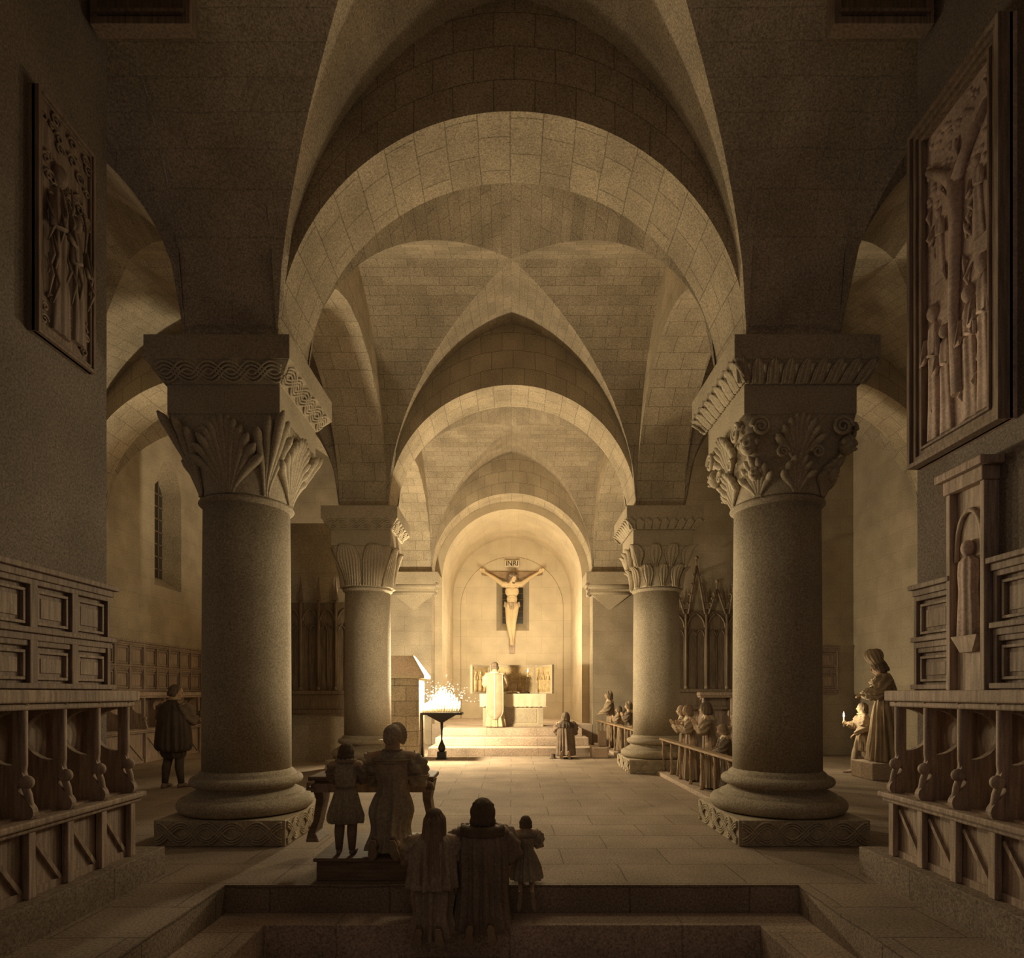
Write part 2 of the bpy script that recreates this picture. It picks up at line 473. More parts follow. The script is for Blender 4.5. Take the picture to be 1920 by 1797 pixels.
for k, (y0, z1, nm) in enumerate(((14.85, .2, 'lowest'), (15.45, .4, 'middle'), (16.05, .6, 'uppermost'))):
    mb = MB(); mb.box(-2.02 + .1*k, 2.02 - .1*k, y0, 18.2, z1 - .2 - (0.0 if k else .0), z1)
    if k == 2: mb.box(-XI + .01, XI - .01, 18.2, 19.0, 0, z1); mb.box(-RC + .005, RC - .005, 19.0, YB, 0, z1)
    tag(mb.build('stone_step', M_step, bevel=.01), f'{nm} of the wide stone steps before the altar', 'step', 'stone steps')
# part of the nave floor right and left of the altar steps
mb = MB(); mb.box(-3.0, 3.0, 15.3, 18.3, -FD, -.0003); struct('floor', mb, M_floor)

# ------------------------------------------------------------------ outer walls
def wall_quad(mb, a, b, z0, z1):
    (xa, ya), (xb, yb) = a, b
    L = math.hypot(xb-xa, yb-ya)
    mb.add([(xa,ya,z0),(xb,yb,z0),(xb,yb,z1),(xa,ya,z1)], [(0,1,2,3)], uvs=[(0,z0),(L,z0),(L,z1),(0,z1)])
def lancet(cy, w, z0, zs, n=10):
    """outline of a lancet opening in the y-z plane"""
    pts = [(cy - w, z0), (cy + w, z0)]
    R = 2.2 * w
    for k in range(n + 1):
        a = (k / n) * math.acos((R - w) / R); pts.append((cy + w - R + R*math.cos(a), zs + R*math.sin(a)))
    for k in range(n - 1, -1, -1):
        a = (k / n) * math.acos((R - w) / R); pts.append((cy - w + R - R*math.cos(a), zs + R*math.sin(a)))
    return pts
def wall_with_opening(x, y0, y1, z0, z1, hole, depth, hole2, name, mat, sgn):
    bm = bmesh.new()
    def loop(pts, xx): return [bm.verts.new((xx, p[0], p[1])) for p in pts]
    outer = loop([(y0,z0),(y1,z0),(y1,z1),(y0,z1)], x); h = loop(hole, x); h2 = loop(hole2, x + depth)
    ed = [bm.edges.new((l[i], l[(i+1) % len(l)])) for l in (outer, h) for i in range(len(l))]
    bmesh.ops.triangle_fill(bm, edges=ed, use_beauty=True, use_dissolve=False)
    for i in range(len(h)):
        j = (i+1) % len(h); bm.faces.new((h[i], h[j], h2[j], h2[i]))
    bmesh.ops.recalc_face_normals(bm, faces=bm.faces)
    mb = MB(); bm.verts.index_update()
    mb.v = [v.co.copy() for v in bm.verts]; mb.f = [[v.index for v in f.verts] for f in bm.faces]
    bm.free()
    return struct(name, mb, mat)
def ulat(x): return x
def window_in_wall(side):
    s = -1 if side == 'left' else 1
    cy = 15.1; z0, zs = E + 2.55, E + 4.75
    hole = lancet(cy, .585, z0, zs); hole2 = lancet(cy + .22, .21, z0 + .30, zs + .1)
    wall_with_opening(s*XW, 5.0, 18.3, 0, 9.0, hole, s*.4, hole2, 'wall_' + side, M_wall, s)
    mb = MB(); mb.prism(lancet(cy + .22, .22, z0 + .29, zs + .1), 'x', s*(XW + .4), s*(XW + .42))
    w = struct('window_1' if s < 0 else 'window_3', mb, M_glass)
    mb = MB()
    for k in range(0, 7):
        z = z0 + .5 + k * .31
        mb.box(s*(XW+.39) - .02, s*(XW+.39) + .02, cy + .01, cy + .43, z, z + .03)
    mb.box(s*(XW+.39) - .02, s*(XW+.39) + .02, cy + .205, cy + .235, z0 + .30, zs + .5)
    mb.build('leading', M_lead, w)
window_in_wall('left')
mb = MB(); wall_quad(mb, (XW, 16), (XW, 5.0), 0, 9.0); struct('wall_right', mb, M_wall)
mb = MB(); wall_quad(mb, (-XW - 1, 18.2), (-4.55, 18.2), 0, 9.0); struct('wall_aisle_left_end', mb, M_wall)
mb = MB(); mb.box(3.35, XW + .3, 15.2, 15.6, 0, 9.0); struct('wall_aisle_right_end', mb, M_wall)
mb = MB(); mb.box(-5.55, -3.55, 13.75, 14.1, 0, 5.3); struct('wall_screen_left', mb, M_wall)
# near walls beside the stalls
XN, YN = 3.42, 5.21
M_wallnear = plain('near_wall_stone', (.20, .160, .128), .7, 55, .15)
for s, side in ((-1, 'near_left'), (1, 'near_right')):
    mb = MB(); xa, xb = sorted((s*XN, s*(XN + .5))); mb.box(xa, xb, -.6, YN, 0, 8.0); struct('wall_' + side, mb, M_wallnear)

# ------------------------------------------------------------------ columns
def superell(phi, k):
    """radius of a shape between circle (k=0) and unit square (k=1)"""
    c, s_ = abs(math.cos(phi)), abs(math.sin(phi))
    sq = 1.0 / max(c, s_)
    return lerp(1.0, sq, k)
ZB0, ZB1, ZK, ZA, ZT = E + 2.04, E + 2.80, E + 3.09, E + 3.27, ZS      # bell, necking block, cavetto, slab
def bell_r(phi, t):
    prof = lerp(.455, .565, t**1.25)
    return prof * superell(phi, sm(t * 1.1) * .96) * (1.0 if t > .02 else 1.02)
def bell_pt(phi, t, off, z0=None, z1=None):
    z0 = ZB0 if z0 is None else z0; z1 = ZB1 if z1 is None else z1
    r = bell_r(phi, t) + off
    return Vector((r * math.cos(phi), r * math.sin(phi), lerp(z0, z1, t)))
def leaf(mb, phi, hw, t0, t1, ribs, lift=.03, curl=.06, jag=.10, tip=.25, fan=True):
    """one carved leaf lying on the bell, with radiating ribs and a curled tip"""
    nu, nv = 36, 26
    def fn(u, v):
        s = 2*u - 1
        w = hw * (lerp(.45, 1.0, sm(v * 1.6)) if fan else 1.0)
        if v > 1 - tip:
            q = (v - (1 - tip)) / tip; w *= math.sqrt(max(0.03, 1 - (q * .92)**2))
        w *= 1 + jag * math.sin(v * 42) * (1 if v < .9 else .3)
        t = lerp(t0, t1, v)
        groove = abs(math.sin(s * PI * ribs / 2))
        d = lift * (1 - s*s*.55) + (.050 if ribs > 8 else .036) * groove**.7 * (1 - .35*v) + (curl * ((v - .75) / .25)**2 if v > .75 else 0)
        return bell_pt(phi + s * w, t, d)
    mb.slab(fn, nu, nv, lambda u, v: Vector((-math.cos(phi), -math.sin(phi), 0)) * .05)
def spiral(mb, c, ax, up, r0, turns, rad):
    pts = []
    for k in range(34):
        a = k / 33; ang = a * turns * 2 * PI; r = r0 * (1 - .82 * a)
        pts.append(Vector(c) + Vector(ax) * (r * math.cos(ang)) + Vector(up) * (r * math.sin(ang)))
    mb.tube(pts, [rad * (1 - .45 * k / 33) for k in range(34)], 7)
def palmette(mb, phi, hw, n, t0, t1, r0=.014, r1=.050, drop=.5, lift=.012, curl=.07):
    """fan of rounded petals spreading from the foot of the bell"""
    for k in range(n):
        s = -1 + 2 * k / (n - 1)
        te = t1 - drop * abs(s)**1.8 * (t1 - t0)
        pts = []; rs = []
        m = 16
        for i in range(m + 1):
            q = i / m
            t = lerp(t0, te, q**(.9)); ph = phi + hw * s * (.16 + .84 * q**1.15)
            c = curl * max(0, (q - .72) / .28)**2
            pts.append(bell_pt(ph, t, lift + c - .004 * (k % 2)))
            rs.append(lerp(r0, r1, sm(q * 1.15)) * (1 if q < .86 else math.sqrt(max(.05, 1 - ((q - .86) / .14)**2))))
        mb.tube(pts, rs, 8)
def braid(mb, half0, z0, half1, z1, waves, strands, rad, sides=(0, 1, 2, 3), lines=3):
    """interlace running round four flat sides; the face leans from half0 (bottom) to half1 (top)"""
    zc = (z0 + z1) / 2; off = rad * 2.15; A = (z1 - z0) / 2 - off - rad * 1.1
    hm = (half0 + half1) / 2
    for q in sides:
        R = Matrix.Rotation(q * PI / 2, 3, 'Z')
        for st in range(strands):
            for ln in range(lines):
                tw = (ln - (lines - 1) / 2) * off
                pts = []; n = int(30 * waves); kk = PI * waves / hm
                for k in range(n + 1):
                    x = (-1 + 2 * k / n) * (hm - .03); ph = kk * x + st * 2 * PI / strands
                    dz = A * kk * math.cos(ph); L = math.hypot(1, dz)
                    xx = x - tw * dz / L; z = zc + A * math.sin(ph) + tw / L
                    t = (z - z0) / (z1 - z0); h = lerp(half0, half1, t)
                    xx = max(-h + .012, min(h - .012, xx))
                    y = -(h + rad * .55 + rad * .8 * math.cos(ph * (1 if strands == 2 else 1.5)) * (1 if st % 2 == 0 else -1))
                    pts.append(R @ Vector((xx, y, z)))
                mb.tube(pts, rad, 6)
def column(x, y, label, style, kscale=1.0):
    root = thing('stone_column', label, 'column', (x, y, 0), 0, 'round columns of the nave')
    mb = MB(); mb.box(-.65, .65, -.65, .65, 0, .26); mb.build('plinth', M_carve, root, bevel=.008)
    mb = MB()
    if style != 'plain_left': braid(mb, .65, .012, .65, .252, 2.6, 2, .0115)
    mb.build('interlace_carving', M_carve, root)
    mb = MB()
    pr = [(.60, .26)]
    def torus(r0, z0, z1, bulge, n=10):
        for k in range(n + 1):
            a = PI * k / n; pr.append((r0 + bulge * math.sin(a), lerp(z0, z1, (1 - math.cos(a)) / 2)))
    torus(.60, .262, .425, .095); pr.append((.585, .43)); pr.append((.585, .45))
    for k in range(9):
        a = k / 8; pr.append((lerp(.575, .50, sm(a)) - .03 * math.sin(PI*a), lerp(.452, .53, a)))
    torus(.515, .53, .635, .062); pr.append((.495, .64)); pr.append((.495, .662)); pr.append((.455, .70))
    mb.lathe(pr, n=64); mb.build('base_moulding', M_col, root)
    mb = MB(); mb.lathe([(.455, .70), (.452, 1.6), (.448, 2.6), (.44, ZB0 - .06)], n=64); mb.build('shaft', M_col, root)
    mb = MB(); mb.lathe([(.44, ZB0-.075)] + [(.45 + .035*math.sin(PI*k/8), ZB0 - .06 + .06*k/8) for k in range(9)] + [(.445, ZB0+.01)], n=64)
    mb.build('astragal', M_col, root)
    cap = MB()
    rings = []
    for k in range(15):
        t = k / 14; rings.append([bell_pt(2*PI*i/72, t, 0) for i in range(72)])
    cap.loft(rings); cap = cap.build('capital', M_carve, root)
    def lf(*a, **k):
        mb = MB(); leaf(mb, *a, **k); mb.build('carved_leaf', M_carve, cap)
    if style in ('fan', 'plain_left'):
        for q in range(4):
            mb = MB(); palmette(mb, q * PI/2, .62, 13, .0, .96); mb.build('carved_leaf', M_carve, cap)
            mb = MB(); palmette(mb, q * PI/2 + PI/4, .26, 5, .0, 1.0, .014, .05, .2, .02, .08); mb.build('carved_leaf', M_carve, cap)
    elif style == 'wing':
        for q in range(8):
            lf(q * PI/4 + PI/8, .33, .02, 1.0, 7, .04, .05, .03, .45, fan=False)
    elif style == 'scroll':
        for q in range(8):
            mb = MB(); palmette(mb, q * PI/4, .30, 7, .0, .47, .012, .040, .45, .02, .08); mb.build('carved_leaf', M_carve, cap)
        for q in range(4):
            mb = MB(); palmette(mb, q * PI/2, .40, 9, .38, .98, .012, .042, .45, .02, .07); mb.build('carved_leaf', M_carve, cap)
            mb = MB()
            for sg in (-1, 1):
                c = bell_pt(q*PI/2 + sg*.60, .82, .075); tg = Vector((-math.sin(q*PI/2), math.cos(q*PI/2), 0))
                spiral(mb, c, tg * sg, Vector((0,0,1)), .10, 2.1, .024)
                c = bell_pt(q*PI/2 + sg*.30, .50, .08)
                spiral(mb, c, tg * -sg, Vector((0,0,1)), .065, 1.8, .019)
            mb.build('scroll', M_carve, cap)
        for q in range(4):
            mb = MB(); ph = q*PI/2 + PI/4
            for (t, r) in ((.62, .085), (.30, .065)):
                c = bell_pt(ph, t, .035); mb.ball(c, (r, r, r*1.25))
                o = Vector((math.cos(ph), math.sin(ph), 0)); s_ = Vector((-math.sin(ph), math.cos(ph), 0))
                mb.ball(c + o*r*.95 + Vector((0,0,-r*.1)), r*.27)
                for sg in (-1, 1): mb.ball(c + o*r*.72 + s_*sg*r*.5 + Vector((0,0,r*.35)), r*.25); mb.ball(c + s_*sg*r*1.0 + Vector((0,0,r*.1)), r*.4)
                mb.ball(c + o*r*.8 - Vector((0,0,r*.75)), (r*.35, r*.35, r*.2))
            mb.build('carved_head', M_carve, cap)
    else:                                     # two rows of upright leaves
        for q in range(12): lf(q * PI/6, .19, .0, .52, 3, .04, .07, .04, .35)
        for q in range(12): lf(q * PI/6 + PI/12, .20, .48, 1.0, 3, .035, .06, .04, .35)
    ab = MB()
    ab.box(-.565, .565, -.565, .565, ZB1, ZK)
    ab.frustum((0,0), (.565, .565), ZK, (0,0), (.71, .71), ZA)
    ab.box(-.715, .715, -.715, .715, ZA, ZT)
    ab = ab.build('abacus', M_carve, root, bevel=.006)
    mb = MB()
    if style in ('fan', 'plain_left', 'wing'):
        braid(mb, .57, ZK + .003, .71, ZA - .003, 3.0, 2, .0125)
    else:
        for q in range(4):                    # upright leaf band
            R = Matrix.Rotation(q * PI/2, 3, 'Z')
            for k in range(9):
                xx = -.58 + k * 1.16 / 8
                def pt(u, v):
                    s = 2*u - 1; t = v
                    h = lerp(.57, .705, t); w = .062 * (1 - (.0 if t < .6 else ((t-.6)/.4)**2 * .85))
                    return R @ Vector((xx * (1 + .12*t) + s*w, -(h + .012 + .016*abs(math.sin(s*PI*1.5)) + (.03*((t-.7)/.3)**2 if t > .7 else 0)), lerp(ZK, ZA, t)))
                mb.slab(pt, 8, 8, R @ Vector((0, .02, 0)))
                mb.tube([pt(.5, .1) + R @ Vector((.07,0,.02)), pt(.5, .8) + R @ Vector((.07,-.01,0))], [.012, .022], 6)
    mb.build('carved_band', M_carve, ab)
    return root
column(-CX, CY1, 'near left column, braid-carved block over fan-leaf capital', 'fan')
column(CX, CY1, 'near right column with scrolls and small heads on its capital', 'scroll')
column(-CX + .03, CY2, 'rear left column behind the kneeling woman in a cap', 'wing')
column(CX - .03, CY2, 'rear right column rising between the two groups at the rail', 'rows')

# corbels carrying the innermost arch
for s, side in ((-1, 'left'), (1, 'right')):
    x0, x1 = sorted((s*2.16, s*3.62)); yF = T3[0]
    r = thing('stone_corbel', f'moulded stone corbel under the innermost arch on the {side}', 'corbel', (s*2.9, yF, E + 2.5), 0, 'corbels of the innermost arch')
    def loc(mb):                              # local coordinates
        mb.v = [p - Vector(r.location) for p in mb.v]; return mb
    z = ZS + .02
    mb = MB(); mb.box(x0, x1, yF - .26, yF + .8, z - .30, z); loc(mb).build('slab', M_carve, r, bevel=.01)
    mb = MB(); mb.box(x0 + .06, x1 - .06, yF - .20, yF + .7, z - .36, z - .30)
    pts = [(x0 + .05, 0), (x1 - .05, 0)]
    mb.tube([(x0 + .06, yF - .16, z - .42), (x1 - .06, yF - .16, z - .42)], .075, 12)
    mb.box(x0 + .10, x1 - .10, yF - .16, yF + .6, z - .62, z - .42)
    mb.tube([(x0 + .12, yF - .13, z - .60), (x1 - .12, yF - .13, z - .60)], .05, 12)
    loc(mb).build('moulding', M_carve, r)
    mb = MB(); xm = (x0 + x1) / 2
    mb.add([(x0+.14,yF-.13,z-.62),(x1-.14,yF-.13,z-.62),(x1-.14,yF+.02,z-.62),(x0+.14,yF+.02,z-.62),(xm-.03,yF-.01,z-1.08),(xm+.03,yF-.01,z-1.08),(xm+.03,yF+.02,z-1.08),(xm-.03,yF+.02,z-1.08)],
           [(3,2,1,0),(4,5,6,7)[::-1],(0,1,5,4),(1,2,6,5),(2,3,7,6),(3,0,4,7)])
    loc(mb).build('pendant', M_carve, r, bevel=.006)
    mb = MB()
    xe = s * 2.20
    for k, zz in enumerate((-.38, -.50, -.64)):
        mb.ball((xe + s*.03*k, yF - .12 + .03*k, z + zz), (.07, .12 - .02*k, .075))
        spiral(mb, (xe + s*.02*k, yF - .2 + .03*k, z + zz), Vector((s,0,0)), Vector((0,0,1)), .06, 1.6, .016)
    loc(mb).build('carved_knob', M_carve, r)
mb = MB(); mb.frustum((-8.32, 11.95), (.08, .14), E + 2.8, (-8.25, 11.95), (.16, .28), E + 3.2); mb.box(-8.4, -8.05, 11.6, 12.3, E + 3.2, E + 3.4)
tag(mb.build('stone_corbel', M_carve), 'small worn corbel on the left aisle wall beside the dark near wall', 'corbel')
def plate(mb, outer, hole, y0, y1):
    """flat board in the x-z plane with an optional hole, thickness y0..y1"""
    bm = bmesh.new()
    o = [bm.verts.new((p[0], y0, p[1])) for p in outer]
    ed = [bm.edges.new((o[i], o[(i+1) % len(o)])) for i in range(len(o))]
    h = []
    if hole:
        h = [bm.verts.new((p[0], y0, p[1])) for p in hole]
        ed += [bm.edges.new((h[i], h[(i+1) % len(h)])) for i in range(len(h))]
    g = bmesh.ops.triangle_fill(bm, edges=ed, use_beauty=True)
    fs = [f for f in bm.faces]
    ex = bmesh.ops.extrude_face_region(bm, geom=fs)
    bmesh.ops.translate(bm, verts=[v for v in ex['geom'] if isinstance(v, bmesh.types.BMVert)], vec=(0, y1 - y0, 0))
    bmesh.ops.recalc_face_normals(bm, faces=bm.faces)
    bm.verts.index_update()
    mb.add([v.co.copy() for v in bm.verts], [[v.index for v in f.verts] for f in bm.faces]); bm.free()
    return mb

# ------------------------------------------------------------------ choir stalls
def stall_row(label, loc, rz, ys, z0, mat=None):
    """row of stalls; local x = distance from the wall behind, local y along the row"""
    mat = mat or M_dark
    root = thing('choir_stalls', label, 'choir stalls', loc, rz, 'choir stalls along the walls')
    F = .36; zt, zs = E + .02, E - .79
    ya, yb = min(ys) - .06, max(ys) + .06
    mb = MB(); mb.box(0, F + .05, ya - .04, yb + .04, zt - .085, zt); mb.box(0, F + .02, ya - .02, yb + .02, zt - .13, zt - .085)
    mb.build('top_rail', mat, root, bevel=.012)
    mb = MB(); mb.box(0, .03, ya, yb, z0, zt - .1); mb.build('back_panel', mat, root)
    mb = MB(); mb.box(.02, F + .10, ya - .05, yb + .05, zs - .045, zs); mb.box(.02, F + .07, ya - .03, yb + .03, zs - .08, zs - .045)
    mb.build('seat_rail', mat, root, bevel=.012)
    for y in ys:
        out = [(.0, zs), (F + .07, zs)]
        for k in range(13):                  # S-shaped front edge with the arm volute
            t = k / 12; z = lerp(zs, E - .52, t)
            out.append((F + .035 + .045 * math.sin(t * 2 * PI * .9 + .6) - .02 * t, z))
        out += [(F, E - .47), (F, zt - .12), (0, zt - .12)]
        cx, a, b = F - .055, .19, .165
        hole = [(cx, E - .29 - b)] + [(cx - a * math.sin(PI * k / 16), E - .29 - b * math.cos(PI * k / 16)) for k in range(1, 16)] + [(cx, E - .29 + b)]
        mb = MB(); plate(mb, out, hole, y - .022, y + .022)
        d = mb.build('divider', mat, root)
        mb = MB(); mb.tube([(F + .005, y, zs), (F + .045, y, zs + .06), (F + .03, y, zs + .15), (F - .01, y, zs + .26), (F, y, E - .45), (F, y, zt - .13)], .022, 8)
        mb.ball((F + .015, y, E - .56), (.05, .035, .045)); mb.ball((F + .0, y, zt - .06), (.035, .03, .05))
        mb.build('front_moulding', M_panel, d)
        mb = MB(); mb.box(F + .01, F + .055, y - .03, y + .03, z0, zs - .08); mb.build('front_post', M_panel, root, bevel=.006)
    s = sorted(ys)
    for a, b in zip(s, s[1:]):
        mb = MB(); mb.box(F - .03, F, a, b, z0, zs - .08)
        dz = zs - .08 - z0
        for sg in (0, 1):
            p, q = ((a + .05, z0 + .05), (b - .05, zs - .13))
            if sg: p, q = (a + .05, zs - .13), (b - .05, z0 + .05)
            L = math.hypot(q[0]-p[0], q[1]-p[1]); nx, nz = -(q[1]-p[1])/L*.014, (q[0]-p[0])/L*.014
            if sg == 0 : continue
            v = []
            for xx in (F - .005, F + .022):
                v += [(xx, p[0]+nx, p[1]+nz), (xx, p[0]-nx, p[1]-nz), (xx, q[0]-nx, q[1]-nz), (xx, q[0]+nx, q[1]+nz)]
            mb.add(v, [(3,2,1,0),(4,5,6,7),(0,1,5,4),(1,2,6,5),(2,3,7,6),(3,0,4,7)])
        mb.box(F - .01, F + .018, a + .03, b - .03, z0 + .0, z0 + .05)
        mb.build('seat_front', mat, root)
        mb = MB(); mb.box(.03, F - .02, a + .03, b - .03, zs - .03, zs + .01); mb.build('seat', M_panel, root)
    return root
YS = [3.18, 3.53, 3.87, 4.21, 4.555, 4.90]
stall_row('dark oak choir stalls along the near left wall, with D-shaped cut-outs', (-XN, 0, 0), 0, YS, .23)
stall_row('dark oak choir stalls along the near right wall, below the framed relief', (XN, 0, 0), PI, [-y for y in YS], .23)
stall_row('distant choir stalls in the left aisle behind the man in a cloak', (-XW, 0, 0), 0, [9.6 + .78 * k for k in range(10)], 0)
stall_row('distant choir stalls against the end wall of the right aisle behind the boy', (0, 15.2, 0), -PI/2, [4.6 + .68 * k for k in range(5)], 0)

def panelling(label, loc, rz, ya, yb, n, zlev, depth=.05, corn=.12):
    root = thing('wall_panelling', label, 'wall panelling', loc, rz, 'oak wall panelling above the stalls')
    mb = MB(); mb.box(0, depth * .4, ya, yb, zlev[0], zlev[-1]); mb.build('backing', M_wains, root)
    for i, z in enumerate(zlev):
        mb = MB(); d = corn if i == len(zlev) - 1 else corn * .8
        mb.box(0, d * .7, ya - .0, yb + .02, z - .05, z); mb.box(0, d, ya, yb + .04, z, z + .04); mb.box(0, d * .55, ya, yb, z - .09, z - .05)
        mb.build('cornice' if i == len(zlev) - 1 else 'moulded_rail', M_wains, root, bevel=.006)
    w = (yb - ya) / n
    for k in range(n + 1):
        y = ya + k * w
        mb = MB(); mb.box(0, depth * 1.3, max(ya, y - .035), min(yb, y + .035), zlev[0], zlev[-1] - .05); mb.build('pilaster', M_wains, root, bevel=.005)
    for i in range(len(zlev) - 1):
        for k in range(n):
            y0, y1, z0, z1 = ya + k*w + .075, ya + (k+1)*w - .075, zlev[i] + .085, zlev[i+1] - .14
            mb = MB()
            f = .022
            for (a, b, c, d) in ((y0-f, y1+f, z0-f, z0), (y0-f, y1+f, z1, z1+f), (y0-f, y0, z0, z1), (y1, y1+f, z0, z1)):
                mb.box(0, depth * .95, a, b, c, d)
            mb.box(0, depth * .62, y0 + .03, y1 - .03, z0 + .03, z1 - .03)
            mb.build('raised_panel', M_wainl, root, bevel=.004)
    return root
ZL = [E + .03, E + .42, E + .85]
panelling('dark oak panelling on the near left wall above the stalls', (-XN, 0, 0), 0, 3.1, 5.16, 5, ZL)
panelling('dark oak panelling at the end of the near right wall', (XN, 0, 0), PI, -5.16, -4.72, 1, ZL)
panelling('dark oak panelling at the right edge, nearer than the carved niche', (XN, 0, 0), PI, -4.31, -3.1, 3, [E + .03, E + .45, E + .90])
panelling('lit low oak panelling on the left aisle wall behind the stalls', (-XW, 0, 0), 0, 9.4, 17.6, 16, [E + .05, E + .58, E + 1.12], .05, .1)
panelling('oak panelling on the end wall of the right aisle over the stalls', (0, 15.2, 0), -PI/2, 6.0, 8.0, 4, [E + .06, E + .57, E + 1.1], .05, .1)

# carved niche on the right wall
r = thing('carved_niche', 'tall narrow carved wooden niche rising between the panelling on the right wall', 'carved niche', (XN, 4.52, E), PI)
mb = MB(); mb.box(0, .06, -.17, .17, .02, 1.50); mb.build('back_board', M_panel, r)
mb = MB(); mb.box(0, .13, -.20, .20, 1.50, 1.60); mb.box(0, .17, -.24, .24, 1.60, 1.66); mb.build('hood', M_dark, r, bevel=.008)
for sg in (-1, 1):
    mb = MB(); mb.box(0, .11, sg*.17 - .02, sg*.17 + .02, .02, 1.5); mb.build('side_post', M_panel, r, bevel=.005)
mb = MB(); mb.tube([(.07, -.13*math.cos(PI*k/12)*(1 if k != 6 else 1), .98 + .36*math.sin(PI*k/12)**.7) for k in range(13)], .018, 8); mb.build('niche_arch', M_panel, r)
mb = MB()
rings = []
for (z, rx, ry) in ((.42,.10,.05),(.55,.095,.05),(.75,.08,.05),(.88,.09,.055),(.96,.085,.05),(1.0,.035,.03)):
    rings.append([Vector((.075 + (ry*(1+.08*math.sin(9*a)))*math.cos(a), (rx*(1+.08*math.sin(9*a)))*math.sin(a), z)) for a in [2*PI*i/48 for i in range(48)]])
mb.loft(rings); mb.ball((.085, 0, 1.06), (.045, .045, .06)); mb.build('carved_saint', M_relief, r)
mb = MB(); mb.frustum((.05,0), (.05,.06), .30, (.06,0), (.06,.13), .42); mb.build('bracket', M_panel, r)

# ------------------------------------------------------------------ carved reliefs
def robed(mb, x, z, h, w, d, ph, nf=7):
    rings = []
    for (t, kw, kd) in ((0, 1.0, .9), (.25, .86, .9), (.5, .74, .95), (.68, .80, 1.0), (.78, .72, .9), (.83, .3, .55)):
        rings.append([Vector((x + math.sin(t*3+ph)*w*.12 + w*kw*(1+.09*math.sin(nf*a+ph))*math.cos(a), -d*kd*(1+.09*math.sin(nf*a+ph))*math.sin(a), z + h*t)) for a in [2*PI*i/56 for i in range(56)]])
    mb.loft(rings)
    xx = x + math.sin(.9*3+ph)*w*.12
    mb.ball((xx, -d*.45, z + h*.885), (h*.046, min(h*.05, d*.8), h*.062))
    for sg in (-1, 1):
        mb.tube([(x + sg*w*.7, -d*.7, z+h*.72), (x + sg*w*.9, -d*1.05, z+h*.55), (x + sg*w*.1*ph, -d*1.3, z+h*.58)], [w*.24, w*.22, w*.13], 10)
def relief_panel(label, cat, loc, rz, W, H, frame, mat, kind):
    """local x along the panel, local z up, -y toward the viewer side"""
    r = thing('carved_relief', label, cat, loc, rz)
    mb = MB(); mb.box(-W/2, W/2, -.02, .03, 0, H); mb.build('back_board', mat, r)
    nfr = len(frame)
    for (o0, o1, d) in frame:                # nested mouldings
        mb = MB()
        for k in range(4):
            pass
        A = [(-W/2+o0, o0), (W/2-o0, o0), (W/2-o0, H-o0), (-W/2+o0, H-o0)]
        B = [(-W/2+o1, o1), (W/2-o1, o1), (W/2-o1, H-o1), (-W/2+o1, H-o1)]
        v = [(p[0], 0, p[1]) for p in A] + [(p[0], -d, p[1]) for p in A] + [(p[0], -d, p[1]) for p in B] + [(p[0], 0, p[1]) for p in B]
        f = []
        for k in range(4):
            j = (k+1) % 4
            f += [(k, j, 4+j, 4+k), (4+k, 4+j, 8+j, 8+k), (8+k, 8+j, 12+j, 12+k)]
        mb.add(v, f); mb.build('frame_moulding', M_oldoak, r, bevel=.004)
    mb = MB(); rnd = random.Random(5)
    m = frame[0][1] if frame else .03
    if frame: m = max(f[1] for f in frame)
    iw, ih = W/2 - m, H - 2*m
    if kind == 'tree':
        mb.tube([(.02, -.03, m + .1*ih), (-.01, -.05, m + .35*ih), (.01, -.045, m + .62*ih), (0, -.04, m + .78*ih)], [.05, .035, .045, .06], 10)
        for sg in (-1, 1):
            mb.tube([(0, -.04, m + .74*ih), (sg*.10, -.045, m + .80*ih), (sg*iw*.9, -.03, m + .885*ih)], [.055, .04, .03], 10)
        for (x, h, ph) in ((-.26, .46, .3), (-.12, .36, 1.6), (.13, .42, 2.4), (.26, .48, .9)):
            robed(mb, x, m + .02, ih*h, .095, .06, ph)
        for (x, z, h, ph) in ((-.2, .50, .25, 1.2), (.2, .52, .26, 2.2)):
            robed(mb, x, m + ih*z, ih*h, .075, .045, ph)
        for k in range(70):
            x, z = rnd.uniform(-iw*.95, iw*.95), m + ih*rnd.uniform(.74, .98)
            mb.ball((x, -.015, z), (rnd.uniform(.02,.05), .025, rnd.uniform(.015,.03)), nu=8, nv=6)
        for k in range(26):
            x, z = rnd.uniform(-iw*.9, iw*.9), m + ih*rnd.uniform(.02, .9)
            mb.tube([(x, -.02, z), (x+rnd.uniform(-.04,.04), -.045, z+.07), (x+rnd.uniform(-.05,.05), -.02, z+.16)], [.008, .014, .006], 6)
    else:
        for (x, z, h, w, ph) in ((-.08, .03, .80, .12, .4), (.10, .05, .62, .10, 1.9)):
            robed(mb, x, m + ih*z, ih*h, w, .07, ph, 9)
        for k in range(60):
            x, z = rnd.uniform(-iw*.95, iw*.95), m + ih*(rnd.uniform(.6, .98) if k < 40 else rnd.uniform(.02,.2))
            spiral(mb, (x, -.03, z), Vector((rnd.choice((-1,1)),0,0)), Vector((0,0,1)), rnd.uniform(.025,.05), 1.4, .010)
        for k in range(16):
            x, z = rnd.uniform(-iw*.9, iw*.9), m + ih*rnd.uniform(.1, .55)
            mb.tube([(x, -.05, z), (x+rnd.uniform(-.03,.03), -.085, z+.14), (x+rnd.uniform(-.03,.03), -.05, z+.3)], [.006, .012, .006], 6)
    mb.build('carved_figures', M_relief if kind == 'tree' else M_oldoak, r)
    return r
